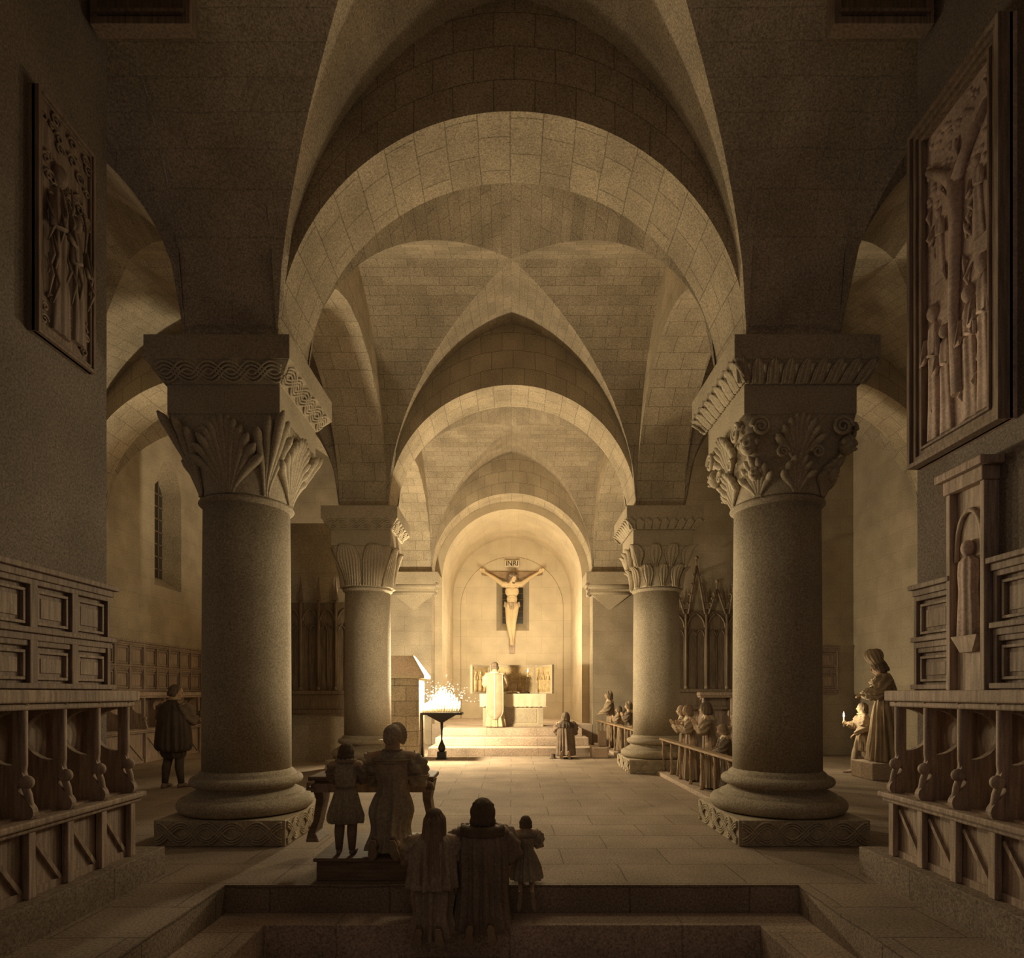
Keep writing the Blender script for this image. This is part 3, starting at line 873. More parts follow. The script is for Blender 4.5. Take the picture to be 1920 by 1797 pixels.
relief_panel('large carved relief of robed figures in a broad moulded frame on the right wall', 'carved relief', (XN - .03, 4.665, E + 1.86), -PI/2, .97, 2.76,
             [(0, .035, .10), (.04, .075, .075), (.08, .115, .055), (.12, .14, .07)], M_relief, 'tree')
relief_panel('dark carved relief of tall draped figures in a thin frame on the left wall', 'carved relief', (-XN + .03, 4.66, E + 2.56), PI/2, .60, 1.75,
             [(0, .025, .05), (.035, .05, .04)], M_oldoak, 'saint')

# framed hatches high under the vault
for s, side in ((-1, 'left'), (1, 'right')):
    r = thing('framed_hatch', f'dark wooden framed hatch at the upper {side} corner, just under the vault', 'hatch', (s*2.98, 5.0, E + 5.36), 0, 'framed hatches under the vault')
    mb = MB(); mb.box(-.38, .38, -.02, .10, .02, .9); mb.build('board', M_tracery, r)
    mb = MB(); mb.box(-.40, .40, -.06, .06, 0, .06); mb.box(-.36, .36, -.085, .0, .075, .10); mb.build('frame_bottom', M_oldoak, r, bevel=.006)
    for sg in (-1, 1):
        mb = MB(); mb.box(sg*.37 - .03, sg*.37 + .03, -.06, .06, .06, .9); mb.build('frame_side', M_oldoak, r, bevel=.006)

# ------------------------------------------------------------------ gothic screens in the aisles
def pointed(x0, x1, z, n=8, k=.95):
    w = x1 - x0; R = w * k; pts = []
    am = math.acos((R - w/2) / R)
    for i in range(n + 1):
        a = am * i / n; pts.append((x0 + R - R*math.cos(a), z + R*math.sin(a)))
    for i in range(n - 1, -1, -1):
        a = am * i / n; pts.append((x1 - R + R*math.cos(a), z + R*math.sin(a)))
    return pts
def tracery(label, loc, W, z0, z1, zg, bays, gables=True):
    r = thing('tracery_screen', label, 'carved screen', loc, 0, 'gothic carved screens in the aisles')
    mb = MB(); mb.box(0, W, -.04, 0, z0, z1 + .05); mb.build('back_board', M_tracery, r)
    mb = MB(); mb.box(-.05, W + .05, -.16, 0, z0 - .08, z0); mb.box(-.02, W + .02, -.12, 0, z0 - .42, z0 - .08); mb.box(-.05, W+.05, -.16, 0, z0 - .5, z0 - .42); mb.build('base_ledge', M_tracery, r, bevel=.008)
    w = W / bays
    for k in range(bays + 1):
        mb = MB(); x = k * w
        mb.tube([(x, -.08, z0), (x, -.08, z1 + .15)], .035, 8); mb.lathe([(.05, 0), (.05, .04), (.03, .1)], (x, -.08, z0), 10)
        mb.frustum((x, -.08), (.045, .045), z1 + .1, (x, -.08), (.004, .004), z1 + .62)
        for q in range(4): mb.ball((x, -.08, z1 + .18 + .11*q), .035 - .005*q, nu=8, nv=6)
        mb.build('pinnacle_shaft', M_tracery, r)
    for k in range(bays):
        mb = MB(); x0 = k*w + .04; x1 = (k+1)*w - .04
        mb.tube([(p[0], -.07, p[1]) for p in pointed(x0, x1, z1 - .35)], .022, 6)
        xm = (x0 + x1)/2
        for (a, b) in ((x0, xm), (xm, x1)):
            mb.tube([(p[0], -.06, p[1]) for p in pointed(a + .015, b - .015, z1 - .55)], .016, 6)
        for xx in (x0, xm, x1): mb.tube([(xx, -.06, z0), (xx, -.06, z1 - .4)], .016, 6)
        mb.box(x0, x1, -.06, -.03, (z0+z1)/2 - .2, (z0+z1)/2 - .17)
        mb.build('tracery', M_tracery, r)
        if gables:
            mb = MB(); h = zg - z1 if k % 2 == 1 else (zg - z1) * .5
            for sg in (0, 1):
                p = (x0 if sg == 0 else x1, -.10, z1 - .02); q = (xm, -.10, z1 + h)
                mb.tube([p, q], .028, 6)
                for t in (.2, .4, .6, .8): mb.ball((lerp(p[0], q[0], t) + (.04 if sg else -.04), -.1, lerp(p[2], q[2], t) + .02), .03, nu=8, nv=6)
            mb.tube([(xm, -.1, z1 + h), (xm, -.1, z1 + h + .2)], [.02, .012], 6); mb.ball((xm, -.1, z1 + h + .2), .05, nu=8, nv=6)
            mb.build('gable', M_tracery, r)
    return r
tracery('dark gothic carved screen with steep gables seen between the right-hand columns', (3.75, 15.16, 0), 3.0, E + .10, E + 1.95, E + 3.1, 6)
tracery('dark carved screen with vertical panels seen between the left-hand columns', (-5.45, 13.73, 0), 1.95, E + .05, E + 1.95, E + 2.5, 5, False)

# ------------------------------------------------------------------ stone shrine beside the candles
M_block = masonry('shrine_stone', (.36, .295, .215), .5, .34, mortar=.010, joint=.5, var=.12)
r = thing('stone_shrine', 'small stone shrine with a steep hipped roof left of the candles', 'shrine', (-2.62, 14.35, 0))
mb = MB(); mb.box(-.60, .53, -.45, .40, 0, E + .34); mb.build('body', M_block, r, bevel=.008)
mb = MB(); mb.box(-.68, .66, -.53, .48, E + .33, E + .40); mb.build('eaves', M_carve, r, bevel=.01)
mb = MB(); mb.frustum((0, -.02), (.66, .50), E + .40, (-.15, -.02), (.50, .12), E + .86); mb.build('roof', M_step, r)

# candle stand
r = thing('candle_stand', 'black iron candle stand with a wide tray and baluster foot, left of the altar', 'candle stand', (-1.62, 14.25, 0))
mb = MB(); mb.box(-.47, .47, -.22, .22, 1.02, 1.05); mb.box(-.48, .48, -.23, -.21, 1.02, 1.075); mb.box(-.48, .48, .21, .23, 1.02, 1.075)
mb.build('tray', M_iron, r, bevel=.006)
mb = MB(); mb.frustum((0, 0), (.03, .03), .84, (0, 0), (.34, .16), 1.02); mb.build('tray_support', M_iron, r)
mb = MB(); mb.lathe([(.035, .90), (.03, .70), (.022, .66), (.016, .45), (.03, .40), (.075, .30), (.09, .25), (.07, .19), (.05, .17)], n=24); mb.build('baluster_stem', M_iron, r)
mb = MB(); mb.box(-.10, .10, -.10, .10, 0, .17); mb.box(-.12, .12, -.12, .12, 0, .03); mb.build('foot', M_iron, r, bevel=.006)
mb = MB(); mb.tube([(-.45, 0, 0), (-.45, 0, .1), (-.45, 0, .3), (-.45, 0, 1.02)], [.03, .024, .014, .014], 10); mb.build('side_post', M_iron, r)

# candles on the tray: rows climb toward the middle and the back
def make_candle(h):
    c = thing('candle', 'slim lit candle burning in the crowd on the black candle stand', 'candle', (0,0,0), 0, 'votive candles on the stand')
    mb = MB(); mb.lathe([(.011, 0), (.0105, h*.6), (.010, h)], n=10); mb.build('wax_stick', M_wax, c)
    mb = MB(); mb.tube([(0,0,h), (.001,0,h+.012)], .0018, 5); mb.build('wick', M_iron, c)
    mb = MB(); mb.lathe([(.002, h+.006), (.012, h+.020), (.016, h+.038), (.012, h+.062), (.006, h+.088), (.001, h+.112)], n=10); mb.build('flame', M_flame, c)
    return c
def dup(root, loc, rz=0.0, label=None, group=None, scale=None):
    r = root.copy(); COL.objects.link(r); r.location = loc; r.rotation_euler = (0, 0, rz)
    if scale: r.scale = scale
    if label: r['label'] = label
    if group: r['group'] = group
    for ch in root.children:
        c = ch.copy(); COL.objects.link(c); c.parent = r
        for g in ch.children:
            d = g.copy(); COL.objects.link(d); d.parent = c
    return r
rc = random.Random(3); protos = {}
for row in range(6):
    n = 15 - (row % 2)
    for k in range(n):
        u = -1 + 2 * (k + .5) / n
        base = .09 if row == 0 else .10 + row * .075 * max(0.0, 1 - abs(u - .08)**1.3) + rc.uniform(-.02, .03)
        key = round(base / .03)
        hh = key * .03
        pos = (-1.62 + u * .43 + rc.uniform(-.008, .008), 14.25 - .18 + row * .072, 1.05)
        if key not in protos: protos[key] = make_candle(hh); protos[key].location = pos
        else: dup(protos[key], pos, rc.uniform(0, 6))
mb = MB()
for k in range(240):
    a = rc.gauss(0, .26); t = abs(rc.gauss(0, 1)); z = 1.24 + .22 * max(0, 1 - abs(a)/.7) + t * .17
    rr = rc.uniform(.004, .010) * (1.15 - min(.8, .25*t))
    mb.ball((-1.60 + a * (1 + .25*t), 14.25 + rc.gauss(0, .10), z), rr, nu=6, nv=4)
tag(mb.build('candle_sparks', M_spark), 'tiny bright sparks rising over the crowded candles', 'sparks', kind='stuff')

# ------------------------------------------------------------------ altar
r = thing('altar', 'pale stone altar block with panelled front in the apse', 'altar', (0, 17.0, .6))
mb = MB(); mb.box(-.80, .86, 0, .95, 0, .82); mb.build('block', M_apse, r, bevel=.008)
mb = MB(); mb.box(-.88, .94, -.06, 1.0, .82, .90); mb.build('table_slab', M_apse, r, bevel=.012)
mb = MB()
for (a, b) in ((-.80, -.66), (.72, .86)): mb.box(a, b, -.025, .02, 0, .52)
mb.box(-.80, .86, -.03, .02, 0, .06); mb.build('front_frame', M_carve, r, bevel=.005)
mb = MB(); mb.box(-.62, .68, -.012, .02, .10, .48); mb.build('front_panel', M_carve, r, bevel=.006)
# altar cloth with a fringed lace front
mb = MB()
def cl(u, v):
    x = lerp(-.885, .945, u)
    s = v * 1.5
    if s < .5: return Vector((x, lerp(.9, -.064, s/.5), .905))
    d = (s - .5)
    return Vector((x, -.070 - .006*math.sin(u*60)*d, .905 - d*.36 + .006*math.sin(u*90) * (d > .9)))
mb.slab(cl, 90, 30, (0, .0, -.006))
mb.v = [p + Vector((0, 17.0, .6)) for p in mb.v]
tag(mb.build('altar_cloth', M_linen), 'white altar cloth hanging over the front of the pale altar', 'altar cloth')
# folding altarpiece
r = thing('altarpiece', 'three-part folding altarpiece with opened wings standing on the altar', 'altarpiece', (0, 17.75, 1.505))
mb = MB(); mb.box(-.62, .62, 0, .06, 0, .80); c = mb.build('centre_panel', M_gilt, r)
mb = MB()
for (a, b, z0, z1) in ((-.64,.64,.76,.82),(-.64,.64,0,.05),(-.64,-.59,.05,.76),(.59,.64,.05,.76)): mb.box(a, b, -.03, .02, z0, z1)
mb.build('frame', M_carve, c, bevel=.006)
mb = MB()
for k, x in enumerate((-.42, -.2, 0, .22, .44)): robed(mb, x, .07, .6, .08, .03, k*1.1)
mb.build('carved_figures', M_gilt, c)
for s in (-1, 1):
    M = Matrix.Translation((s*.66, -.02, 0)) @ Matrix.Rotation(s * -math.radians(58), 4, 'Z')
    mb = MB(); xa, xb = sorted((0, s*.86)); mb.box(xa, xb, 0, .04, 0, .80, M); w = mb.build('wing', M_gilt, r)
    mb = MB()
    for (a, b, z0, z1) in ((0,.86,.75,.80),(0,.86,0,.05),(0,.05,.05,.75),(.81,.86,.05,.75)):
        xa, xb = sorted((s*a, s*b)); mb.box(xa, xb, -.02, .05, z0, z1, M)
    mb.build('frame', M_carve, w, bevel=.005)
    mb = MB()
    for k in range(3): robed(mb, s*(.2 + .23*k), .07, .58, .075, .03, k*1.4)
    mb.v = [M @ p for p in mb.v]; mb.build('carved_figures', M_gilt, w)
r = thing('candlestick', 'thin dark candlestick standing on the altar before the right wing', 'candlestick', (.44, 17.12, 1.507))
mb = MB(); mb.lathe([(.07, 0), (.06, .02), (.02, .05), (.012, .12), (.02, .16), (.011, .2), (.011, .42), (.04, .44), (.04, .45), (.012, .455)], n=20); mb.build('stem', M_iron, r)
r = thing('candle', 'lone lit candle in the candlestick on the altar', 'candle', (.44, 17.12, 1.96))
mb = MB(); mb.lathe([(.014, 0), (.012, .12)], n=12); mb.build('wax_stick', M_wax, r)
mb = MB(); mb.lathe([(.002, .12), (.016, .145), (.02, .17), (.013, .21), (.002, .27)], n=12); mb.build('flame', M_flame, r)
r = thing('altar_card', 'small arched frame leaning at the middle of the altarpiece', 'framed card', (.06, 17.5, 1.507))
mb = MB(); mb.prism([(-.10, 0), (.10, 0)] + [(.10*math.cos(PI*k/12), .22 + .10*math.sin(PI*k/12)) for k in range(13)], 'y', 0, .02); mb.build('board', M_cream, r)
mb = MB(); mb.tube([(-.10, -.004, 0)] + [(-.10*math.cos(PI*k/12), -.004, .22 + .10*math.sin(PI*k/12)) for k in range(13)] + [(.10, -.004, 0)], .014, 6); mb.build('frame', M_panel, r)
r = thing('mass_book', 'open book lying on the altar right of the priest', 'book', (.02, 17.15, 1.507))
for s in (-1, 1):
    mb = MB(); mb.slab(lambda u, v: Vector((s*(.02 + .17*u), lerp(0, .22, v), .05 - .02*u + .012*math.sin(PI*u) + .02*v)), 8, 4, (0, 0, -.03)); mb.build('page_block', M_linen, r, recalc=True)

# ------------------------------------------------------------------ kneeling desk
r = thing('kneeling_desk', 'wooden kneeling desk with sloping top before the woman in a cap', 'kneeling desk', (-1.26, 5.2, 0))
mb = MB(); mb.box(-.56, .56, .30, .72, .735, .775); mb.box(-.53, .53, .34, .68, .70, .735); mb.build('desk_top', M_bench, r, bevel=.01)
mb = MB()
for s in (-1, 1): mb.tube([(s*.50, .31, .73), (s*.55, .28, .71), (s*.56, .29, .67), (s*.50, .33, .655)], .018, 8)
mb.box(-.54, .54, .325, .345, .63, .71)
mb.build('carved_apron', M_dark, r)
for s in (-1, 1):
    mb = MB(); x = s*.50
    pts = [(x, .50, .72), (x - .015*s, .50, .55), (x + .02*s, .50, .36), (x + .05*s, .48, .26), (x + .02*s, .47, .19)]
    rings = []
    for p, (hx, hy) in zip(pts, ((.05,.16),(.035,.10),(.03,.085),(.035,.11),(.06,.17))):
        rings.append([Vector((p[0] + hx*(1 if i in (1,2) else -1), p[1] + hy*(1 if i in (2,3) else -1), p[2])) for i in range(4)])
    mb.loft(rings, smooth=False); mb.build('side_panel', M_bench, r, bevel=.008)
mb = MB(); mb.box(-.34, .58, -.24, .70, .16, .19); mb.box(-.32, .56, -.215, .68, 0, .16); mb.build('kneeling_board', M_bench, r, bevel=.008)

# ------------------------------------------------------------------ rails on the right
def rail(label, a, b, h, posts):
    r = thing('communion_rail', label, 'rail', (a[0], a[1], 0), 0, 'low rails on the right of the nave')
    L = math.hypot(b[0]-a[0], b[1]-a[1]); ang = math.atan2(b[1]-a[1], b[0]-a[0]) ; r.rotation_euler.z = ang
    mb = MB(); mb.box(0, L, -.07, .07, h - .035, h); mb.build('top_rail', M_tan_w, r, bevel=.008)
    mb = MB(); mb.box(0, L, -.06, .12, 0, .07); mb.build('base_sill', M_step, r, bevel=.01)
    for k in range(posts):
        x = .04 + (L - .08) * k / (posts - 1)
        mb = MB(); mb.lathe([(.03, .07), (.03, .12), (.016, .16), (.014, .3), (.03, .42), (.016, .52), (.03, h - .035)], (x, 0, 0), 12); mb.build('baluster', M_tan_w, r)
M_tan_w = wood('pale_oak', (.34, .23, .135), axis=0)
rail('low rail between the two right-hand columns, in front of four choirboys', (2.86, 7.50), (2.82, 11.55), .68, 8)
rail('far low rail from the rear right column to the innermost arch', (2.66, 12.98), (2.50, 18.12), .74, 9)
r = thing('stone_block', 'low dark stone block beside the kneeling man near the altar', 'stone block', (2.02, 14.55, 0))
mb = MB(); mb.box(-.16, .22, -.2, .3, 0, .26); mb.build('block', M_step, r, bevel=.03)
mb = MB(); mb.box(.02, .20, -.04, .14, .26, .62); mb.build('stub_post', M_step, r, bevel=.02)
mb = MB(); mb.box(-.42, .42, -.34, .34, 0, .30)
mb.v = [p + Vector((6.67, 11.05, 0)) for p in mb.v]
tag(mb.build('stone_step', M_step, bevel=.015), 'stone block step under the tall woman in the right aisle', 'step', 'stone steps')
# ------------------------------------------------------------------ figures
def V(*a): return Vector(a)
def caps(mb, a, b, ra, rb, n=12):
    a, b = Vector(a), Vector(b); L = (b - a).length
    mb.ball(a, ra, nu=n, nv=8); mb.ball(b, rb, nu=n, nv=8)
    if L > 1e-4: mb.tube([a, (a+b)/2, b], [ra, (ra+rb)/2, rb], n)
def fuse(mb, voxel, name, mat, parent, smooth=3, label=None):
    """melt the overlapping volumes into one continuous skin"""
    me = mb.mesh('tmp', None); o = bpy.data.objects.new('tmp', me); COL.objects.link(o)
    m = o.modifiers.new('r', 'REMESH'); m.mode = 'VOXEL'; m.voxel_size = voxel; m.use_smooth_shade = True
    if smooth:
        s = o.modifiers.new('s', 'SMOOTH'); s.factor = .5; s.iterations = smooth
    dg = bpy.context.evaluated_depsgraph_get()
    out = bpy.data.meshes.new_from_object(o.evaluated_get(dg))
    bpy.data.objects.remove(o); bpy.data.meshes.remove(me)
    out.name = name; out.materials.clear(); out.materials.append(mat)
    for p in out.polygons: p.use_smooth = True
    ob = bpy.data.objects.new(name, out); COL.objects.link(ob); ob.parent = parent
    if label: ob['label'] = label
    return ob

def hand(mb, wrist, d, nrm, thumb, L, curl=.5):
    """palm with five separate bent fingers; d = pointing direction, nrm = back of the hand, thumb = side of the thumb"""
    w = Vector(wrist); d = Vector(d).normalized(); nrm = Vector(nrm); nrm = (nrm - d * nrm.dot(d)).normalized()
    sd = d.cross(nrm).normalized()
    if sd.dot(Vector(thumb)) < 0: sd = -sd
    pl = .47 * L
    for k in (-1, -.33, .33, 1):
        caps(mb, w + sd*(k*.08*L), w + d*pl + sd*(k*.165*L), .085*L, .08*L, 8)
    for k, (off, ln) in enumerate(((.17, .44), (.06, .50), (-.055, .47), (-.165, .37))):
        base = w + d*pl + sd*(off*L); ln *= L
        p1 = base + d*(ln*.45) - nrm*(ln*.10*curl)
        p2 = p1 + d*(ln*.30*(1-.45*curl)) - nrm*(ln*.28*curl)
        p3 = p2 + d*(ln*.25*(1-.8*curl)) - nrm*(ln*.25*curl)
        for a, b in ((base, p1), (p1, p2), (p2, p3)): caps(mb, a, b, .058*L, .050*L, 7)
    t0 = w + d*(.14*L) + sd*(.12*L); t1 = t0 + d*(.20*L) + sd*(.15*L) - nrm*(.05*L); t2 = t1 + d*(.22*L) + sd*(.02*L) - nrm*(.05*L*curl)
    caps(mb, t0, t1, .075*L, .062*L, 8); caps(mb, t1, t2, .062*L, .05*L, 8)

class Fig:
    def __init__(s, label, loc, rz, H, pose='stand', yaw=0, pitch=0, roll=0, lean=0.0):
        s.H = H; s.root = thing('person', label, 'person', loc, rz)
        dz = 0.0 if pose == 'stand' else -.242
        s.dz = dz; J = {}
        J['pel'] = V(0, 0, .53 + dz)
        up = lambda z, y=0: V(0, y + lean * (z - .53), z + dz)
        J['waist'] = up(.62); J['chest'] = up(.725, -.005); J['neck'] = up(.835, -.005); J['headc'] = up(.925, .012)
        for k in (-1, 1):
            J['sh', k] = up(.800) + V(k*.118, 0, 0); J['hip', k] = V(k*.052, 0, .515 + dz)
            if pose == 'stand':
                J['knee', k] = V(k*.055, .012, .285); J['ank', k] = V(k*.058, -.01, .045); J['toe', k] = V(k*.072, .095, .018); J['heel', k] = V(k*.057, -.028, .022)
            else:
                J['knee', k] = V(k*.060, .03, .045); J['ank', k] = V(k*.058, -.215, .075); J['toe', k] = V(k*.066, -.232, .016); J['heel', k] = V(k*.056, -.262, .105)
            J['elb', k] = up(.655) + V(k*.165, -.02, 0); J['wri', k] = up(.60) + V(k*.12, .11, 0)
        s.J = J; s.dz = dz; s.hand_dir = {}; s.hand_curl = .5
        s.Mh = None; s.yaw, s.pitch, s.roll = yaw, pitch, roll
        s.up = up
    def head_matrix(s):
        if s.Mh is None:
            piv = s.J['neck'] + V(0, .0, .03)
            R = Matrix.Rotation(s.yaw, 4, 'Z') @ Matrix.Rotation(-s.pitch, 4, 'X') @ Matrix.Rotation(s.roll, 4, 'Y')
            c = (s.J['headc'] - piv)
            hh = s.H * .135
            s.Mh = Matrix.Translation(piv * s.H) @ R @ Matrix.Translation(c * s.H) @ Matrix.Scale(hh, 4)
            s.hh = hh
        return s.Mh
    def hp(s, *p): return s.head_matrix() @ Vector(p)
    def pray(s, h=.72, f=.17, spread=.135):
        for k in (-1, 1):
            s.J['elb', k] = s.up(.665) + V(k*spread, .06, 0); s.J['wri', k] = s.up(h) + V(k*.022, f, 0)
            s.hand_dir[k] = (V(-k*.12, .45, .85), V(k, 0, .1), V(0, -1, .3))
        s.hand_curl = .1
        return s
    def body(s, voxel=.010, eyes=True, mat=None, beard=False, name='body', muscles=False):
        H = s.H; J = {k: v * H for k, v in s.J.items()}; mb = MB()
        c = lambda a, b, ra, rb, n=14: caps(mb, J[a], J[b], ra*H, rb*H, n)
        # torso
        mb.ball(J['pel'] + V(0,0,.01*H), (.088*H, .064*H, .07*H)); mb.ball(J['waist'], (.075*H, .056*H, .08*H)); mb.ball(J['chest'], (.098*H, .067*H, .085*H))
        mb.ball((J['chest'] + J['neck'])/2 + V(0,0,.01*H), (.10*H, .05*H, .045*H))
        for k in (-1, 1):
            caps(mb, J['neck'] - V(0,0,.02*H), J['sh', k], .038*H, .040*H)
            c(('sh', k), ('elb', k), .036, .027); c(('elb', k), ('wri', k), .027, .0165)
            dr, nr, th = s.hand_dir.get(k, (None, None, None))
            if dr is None:
                dr = (J['wri', k] - J['elb', k]).normalized(); nr = V(k*.3, 0, 1); th = V(-k, 0, .2)
            hand(mb, J['wri', k], dr, nr, th, .105*H, s.hand_curl)
            c(('hip', k), ('knee', k), .056, .036); 
            # calf bulge
            a, b = J['knee', k], J['ank', k]; m = a.lerp(b, .33)
            back = V(0, -.010*H, 0) if s.dz == 0 else V(0, 0, .012*H)
            caps(mb, a, m + back, .033*H, .034*H); caps(mb, m + back, b, .034*H, .021*H)
            caps(mb, J['ank', k], J['heel', k], .021*H, .019*H); caps(mb, J['heel', k], J['toe', k], .018*H, .014*H); caps(mb, J['ank', k], J['toe', k], .019*H, .013*H)
        if muscles:
            for k in (-1, 1):
                mb.ball(J['chest'] + V(k*.043*H, .038*H, .022*H), (.046*H, .027*H, .024*H))
                for q in range(3): mb.ball(J['waist'] + V(k*.02*H, .045*H, (-.035+.035*q)*H), (.017*H, .012*H, .014*H))
        # head
        M = s.head_matrix()
        def hb(p, r): mb.ball(p, r, M=M)
        def hc(a, b, ra, rb):
            t = MB(); caps(t, a, b, ra, rb, 10); mb.add(t.v, t.f, M)
        hb((0,-.03,.10), (.345,.43,.405)); hb((0,.09,-.17), (.265,.30,.31)); hb((0,.27,-.415), (.115,.10,.085)); hb((0,.10,-.34), (.20,.22,.12))
        hc((0,.40,.03), (0,.515,-.135), .04, .062); hb((.045,.46,-.15), .045); hb((-.045,.46,-.15), .045)
        hb((0,.365,.105), (.235,.055,.045)); hb((0,.385,-.262), (.10,.06,.030)); hb((0,.375,-.315), (.085,.06,.035))
        for k in (-1, 1):
            hb((k*.165,.285,-.11), (.10,.10,.09)); hb((k*.345,-.03,-.06), (.05,.085,.14)); hb((k*.13,.345,.015), (.075,.05,.05))
        hp = s.hp
        caps(mb, hp(0,-.10,-.25), J['neck'] - V(0,0,.015*H), .043*H, .052*H)
        b = fuse(mb, voxel, name, mat or M_skin, s.root)
        for k in (-1, 1) if eyes else ():
            e = MB(); e.ball((k*.13,.372,.015), (.058,.035,.036), M=M); e.build('eye', M_eye, b)
        s.b = b
        return b
    # ---- clothing
    def loft_cloth(s, name, rings, mat, nf=11, seed=0, N=140, steps=28, parent=None, arc=None, label=None, th=.0):
        """rings: (z, cx, cy, rx, ry, fold depth) in body heights"""
        H = s.H; rnd = random.Random(seed); ph = [rnd.uniform(0, 6.28) for _ in range(6)]
        m = len(rings); out = []
        def cat(t):
            f = t * (m - 1); i = min(int(f), m - 2); q = f - i
            p0, p1, p2, p3 = (rings[max(i-1,0)], rings[i], rings[i+1], rings[min(i+2,m-1)])
            return [.5*((2*b) + (-a+c)*q + (2*a-5*b+4*c-d)*q*q + (-a+3*b-3*c+d)*q**3) for a, b, c, d in zip(p0, p1, p2, p3)]
        def sharp(x): return 1 - 2 * abs(math.sin(x/2))**.7
        for k in range(steps + 1):
            z, cx, cy, rx, ry, am = cat(k / steps)
            rx = max(rx, .004); ry = max(ry, .004)
            ring = []
            for i in range(N if arc is None else N + 1):
                a = 2*PI*i/N if arc is None else lerp(arc[0], arc[1], i/N)
                f = .55*sharp(nf*a + ph[0] + .5*math.sin(2*a+ph[1]) + z*2.0) + .30*math.sin(nf*1.63*a + ph[2] + z*5) + .15*math.sin(nf*2.7*a + ph[3])
                q = 1 + am * 1.9 * f
                ring.append(V(cx + rx*q*math.cos(a), cy + ry*q*math.sin(a), z) * H)
            out.append(ring)
        mb = MB()
        if arc is None: mb.loft(out)
        else:
            nn = N
            mb.slab(lambda u, v: out[round(v*steps)][round(u*nn)], nn, steps, lambda u, v: -(out[round(v*steps)][round(u*nn)] - V(0,0,out[round(v*steps)][round(u*nn)].z)).normalized() * (th or .012) * 1.0)
        return mb.build(name, mat, parent or s.root, label=label)
    def sleeve(s, k, mat, r=(.05,.055,.05,.034,.03), puff=.12, nf=6, name='sleeve', upto=1.0, seed=0, over=None):
        H = s.H; J = s.J
        pts = [J['sh', k] + V(-k*.030, 0, -.004), J['sh', k].lerp(J['elb', k], .35), J['elb', k], J['elb', k].lerp(J['wri', k], .5), J['wri', k]]
        if over: pts += over
        rr = list(r) + ([r[-1]] * (len(pts) - len(r)))
        m = len(pts); steps = 26; P_, R_ = [], []
        last = (m - 1) * upto
        for i in range(steps + 1):
            f = last * i / steps; j = min(int(f), m-2); q = f - j
            P_.append(pts[j].lerp(pts[j+1], q)); R_.append(lerp(rr[j], rr[j+1], sm(q)) * (1 + puff*.35*math.sin(i*1.9 + seed)))
        for _ in range(2): P_ = [P_[0]] + [(P_[i-1] + P_[i]*2 + P_[i+1]) / 4 for i in range(1, steps)] + [P_[-1]]
        mb = MB(); rings = []; up = V(0, 0, 1)
        for i, p in enumerate(P_):
            t = (P_[min(i+1, steps)] - P_[max(i-1, 0)]).normalized()
            a = t.cross(up); a = a.normalized() if a.length > .05 else t.cross(V(0,1,0)).normalized(); b = a.cross(t).normalized()
            rings.append([(p + (a*math.cos(2*PI*q/40) + b*math.sin(2*PI*q/40)) * R_[i] * (1 + puff*.5*math.sin(nf*2*PI*q/40 + i*.35 + seed))) * H for q in range(40)])
        mb.loft(rings)
        return mb.build(name, mat, s.root)
    def band(s, name, z, cx, cy, rx, ry, h, mat, r=.012, wav=0, n=60, parent=None, label=None):
        H = s.H
        mb = MB(); pts = [V(cx + rx*math.cos(2*PI*i/n), cy + ry*math.sin(2*PI*i/n), z + wav*math.sin(i*2*PI*14/n)) * H for i in range(n)]
        mb.tube(pts, r*H, 8, closed=True, flat=h)
        return mb.build(name, mat, parent or s.root, label=label)
    def hair(s, mat, style='bob', seed=1, voxel=.008):
        M = s.head_matrix(); rnd = random.Random(seed); mb = MB()
        def hb(p, r): mb.ball(p, r, M=M)
        wd = 1.12 if style in ('bob', 'curls') else 1.0
        hb((0,-.10,.145), (.40*wd,.44*wd,.42))
        if style in ('bob', 'curls'):
            for k in range(15):
                a = PI * (1.02 + .96 * k / 14)
                x, y = .42*math.cos(a), -.04 + .46*math.sin(a)
                L = {'bob': .62, 'curls': .80}[style]
                hb((x, y, -.10), (.13, .13, .30)); hb((x*1.08, y*1.05, -.10 - L*.45), (.12, .12, .20))
            for sg in (-1, 1): hb((sg*.385, .06, -.06), (.09, .15, .30)); hb((sg*.40, .0, -.34), (.10, .14, .16))
        if style == 'curls':
            for k in range(60):
                a = PI * (1.0 + rnd.random()); z = rnd.uniform(-.62, .35)
                rr = 1.10 if z < 0 else math.sqrt(max(.1, 1.15 - (z-.0)**2*2.4))
                hb((.40*rr*math.cos(a), -.06 + .45*rr*math.sin(a), z), rnd.uniform(.06, .10))
        if style == 'short':
            for k in range(13):
                a = PI * (1.0 + k / 12); hb((.35*math.cos(a), -.06 + .40*math.sin(a), -.12), (.11, .11, .22))
        if style == 'bun': hb((0, -.55, .12), (.22, .18, .22))
        h = fuse(mb, voxel, 'hair', mat, s.root, 1)
        # strands
        me = h.data
        Mi = M.inverted()
        for v in me.vertices:
            q = Mi @ v.co; a = math.atan2(q.x, q.y)
            g = math.sin(a*26 + 3*math.sin(q.z*3)) * .014 + math.sin(a*11 + q.z*4) * .012
            d = V(q.x, q.y, q.z*.35); d = d.normalized() if d.length > 0 else d
            v.co = M @ (q + d * g)
        return h
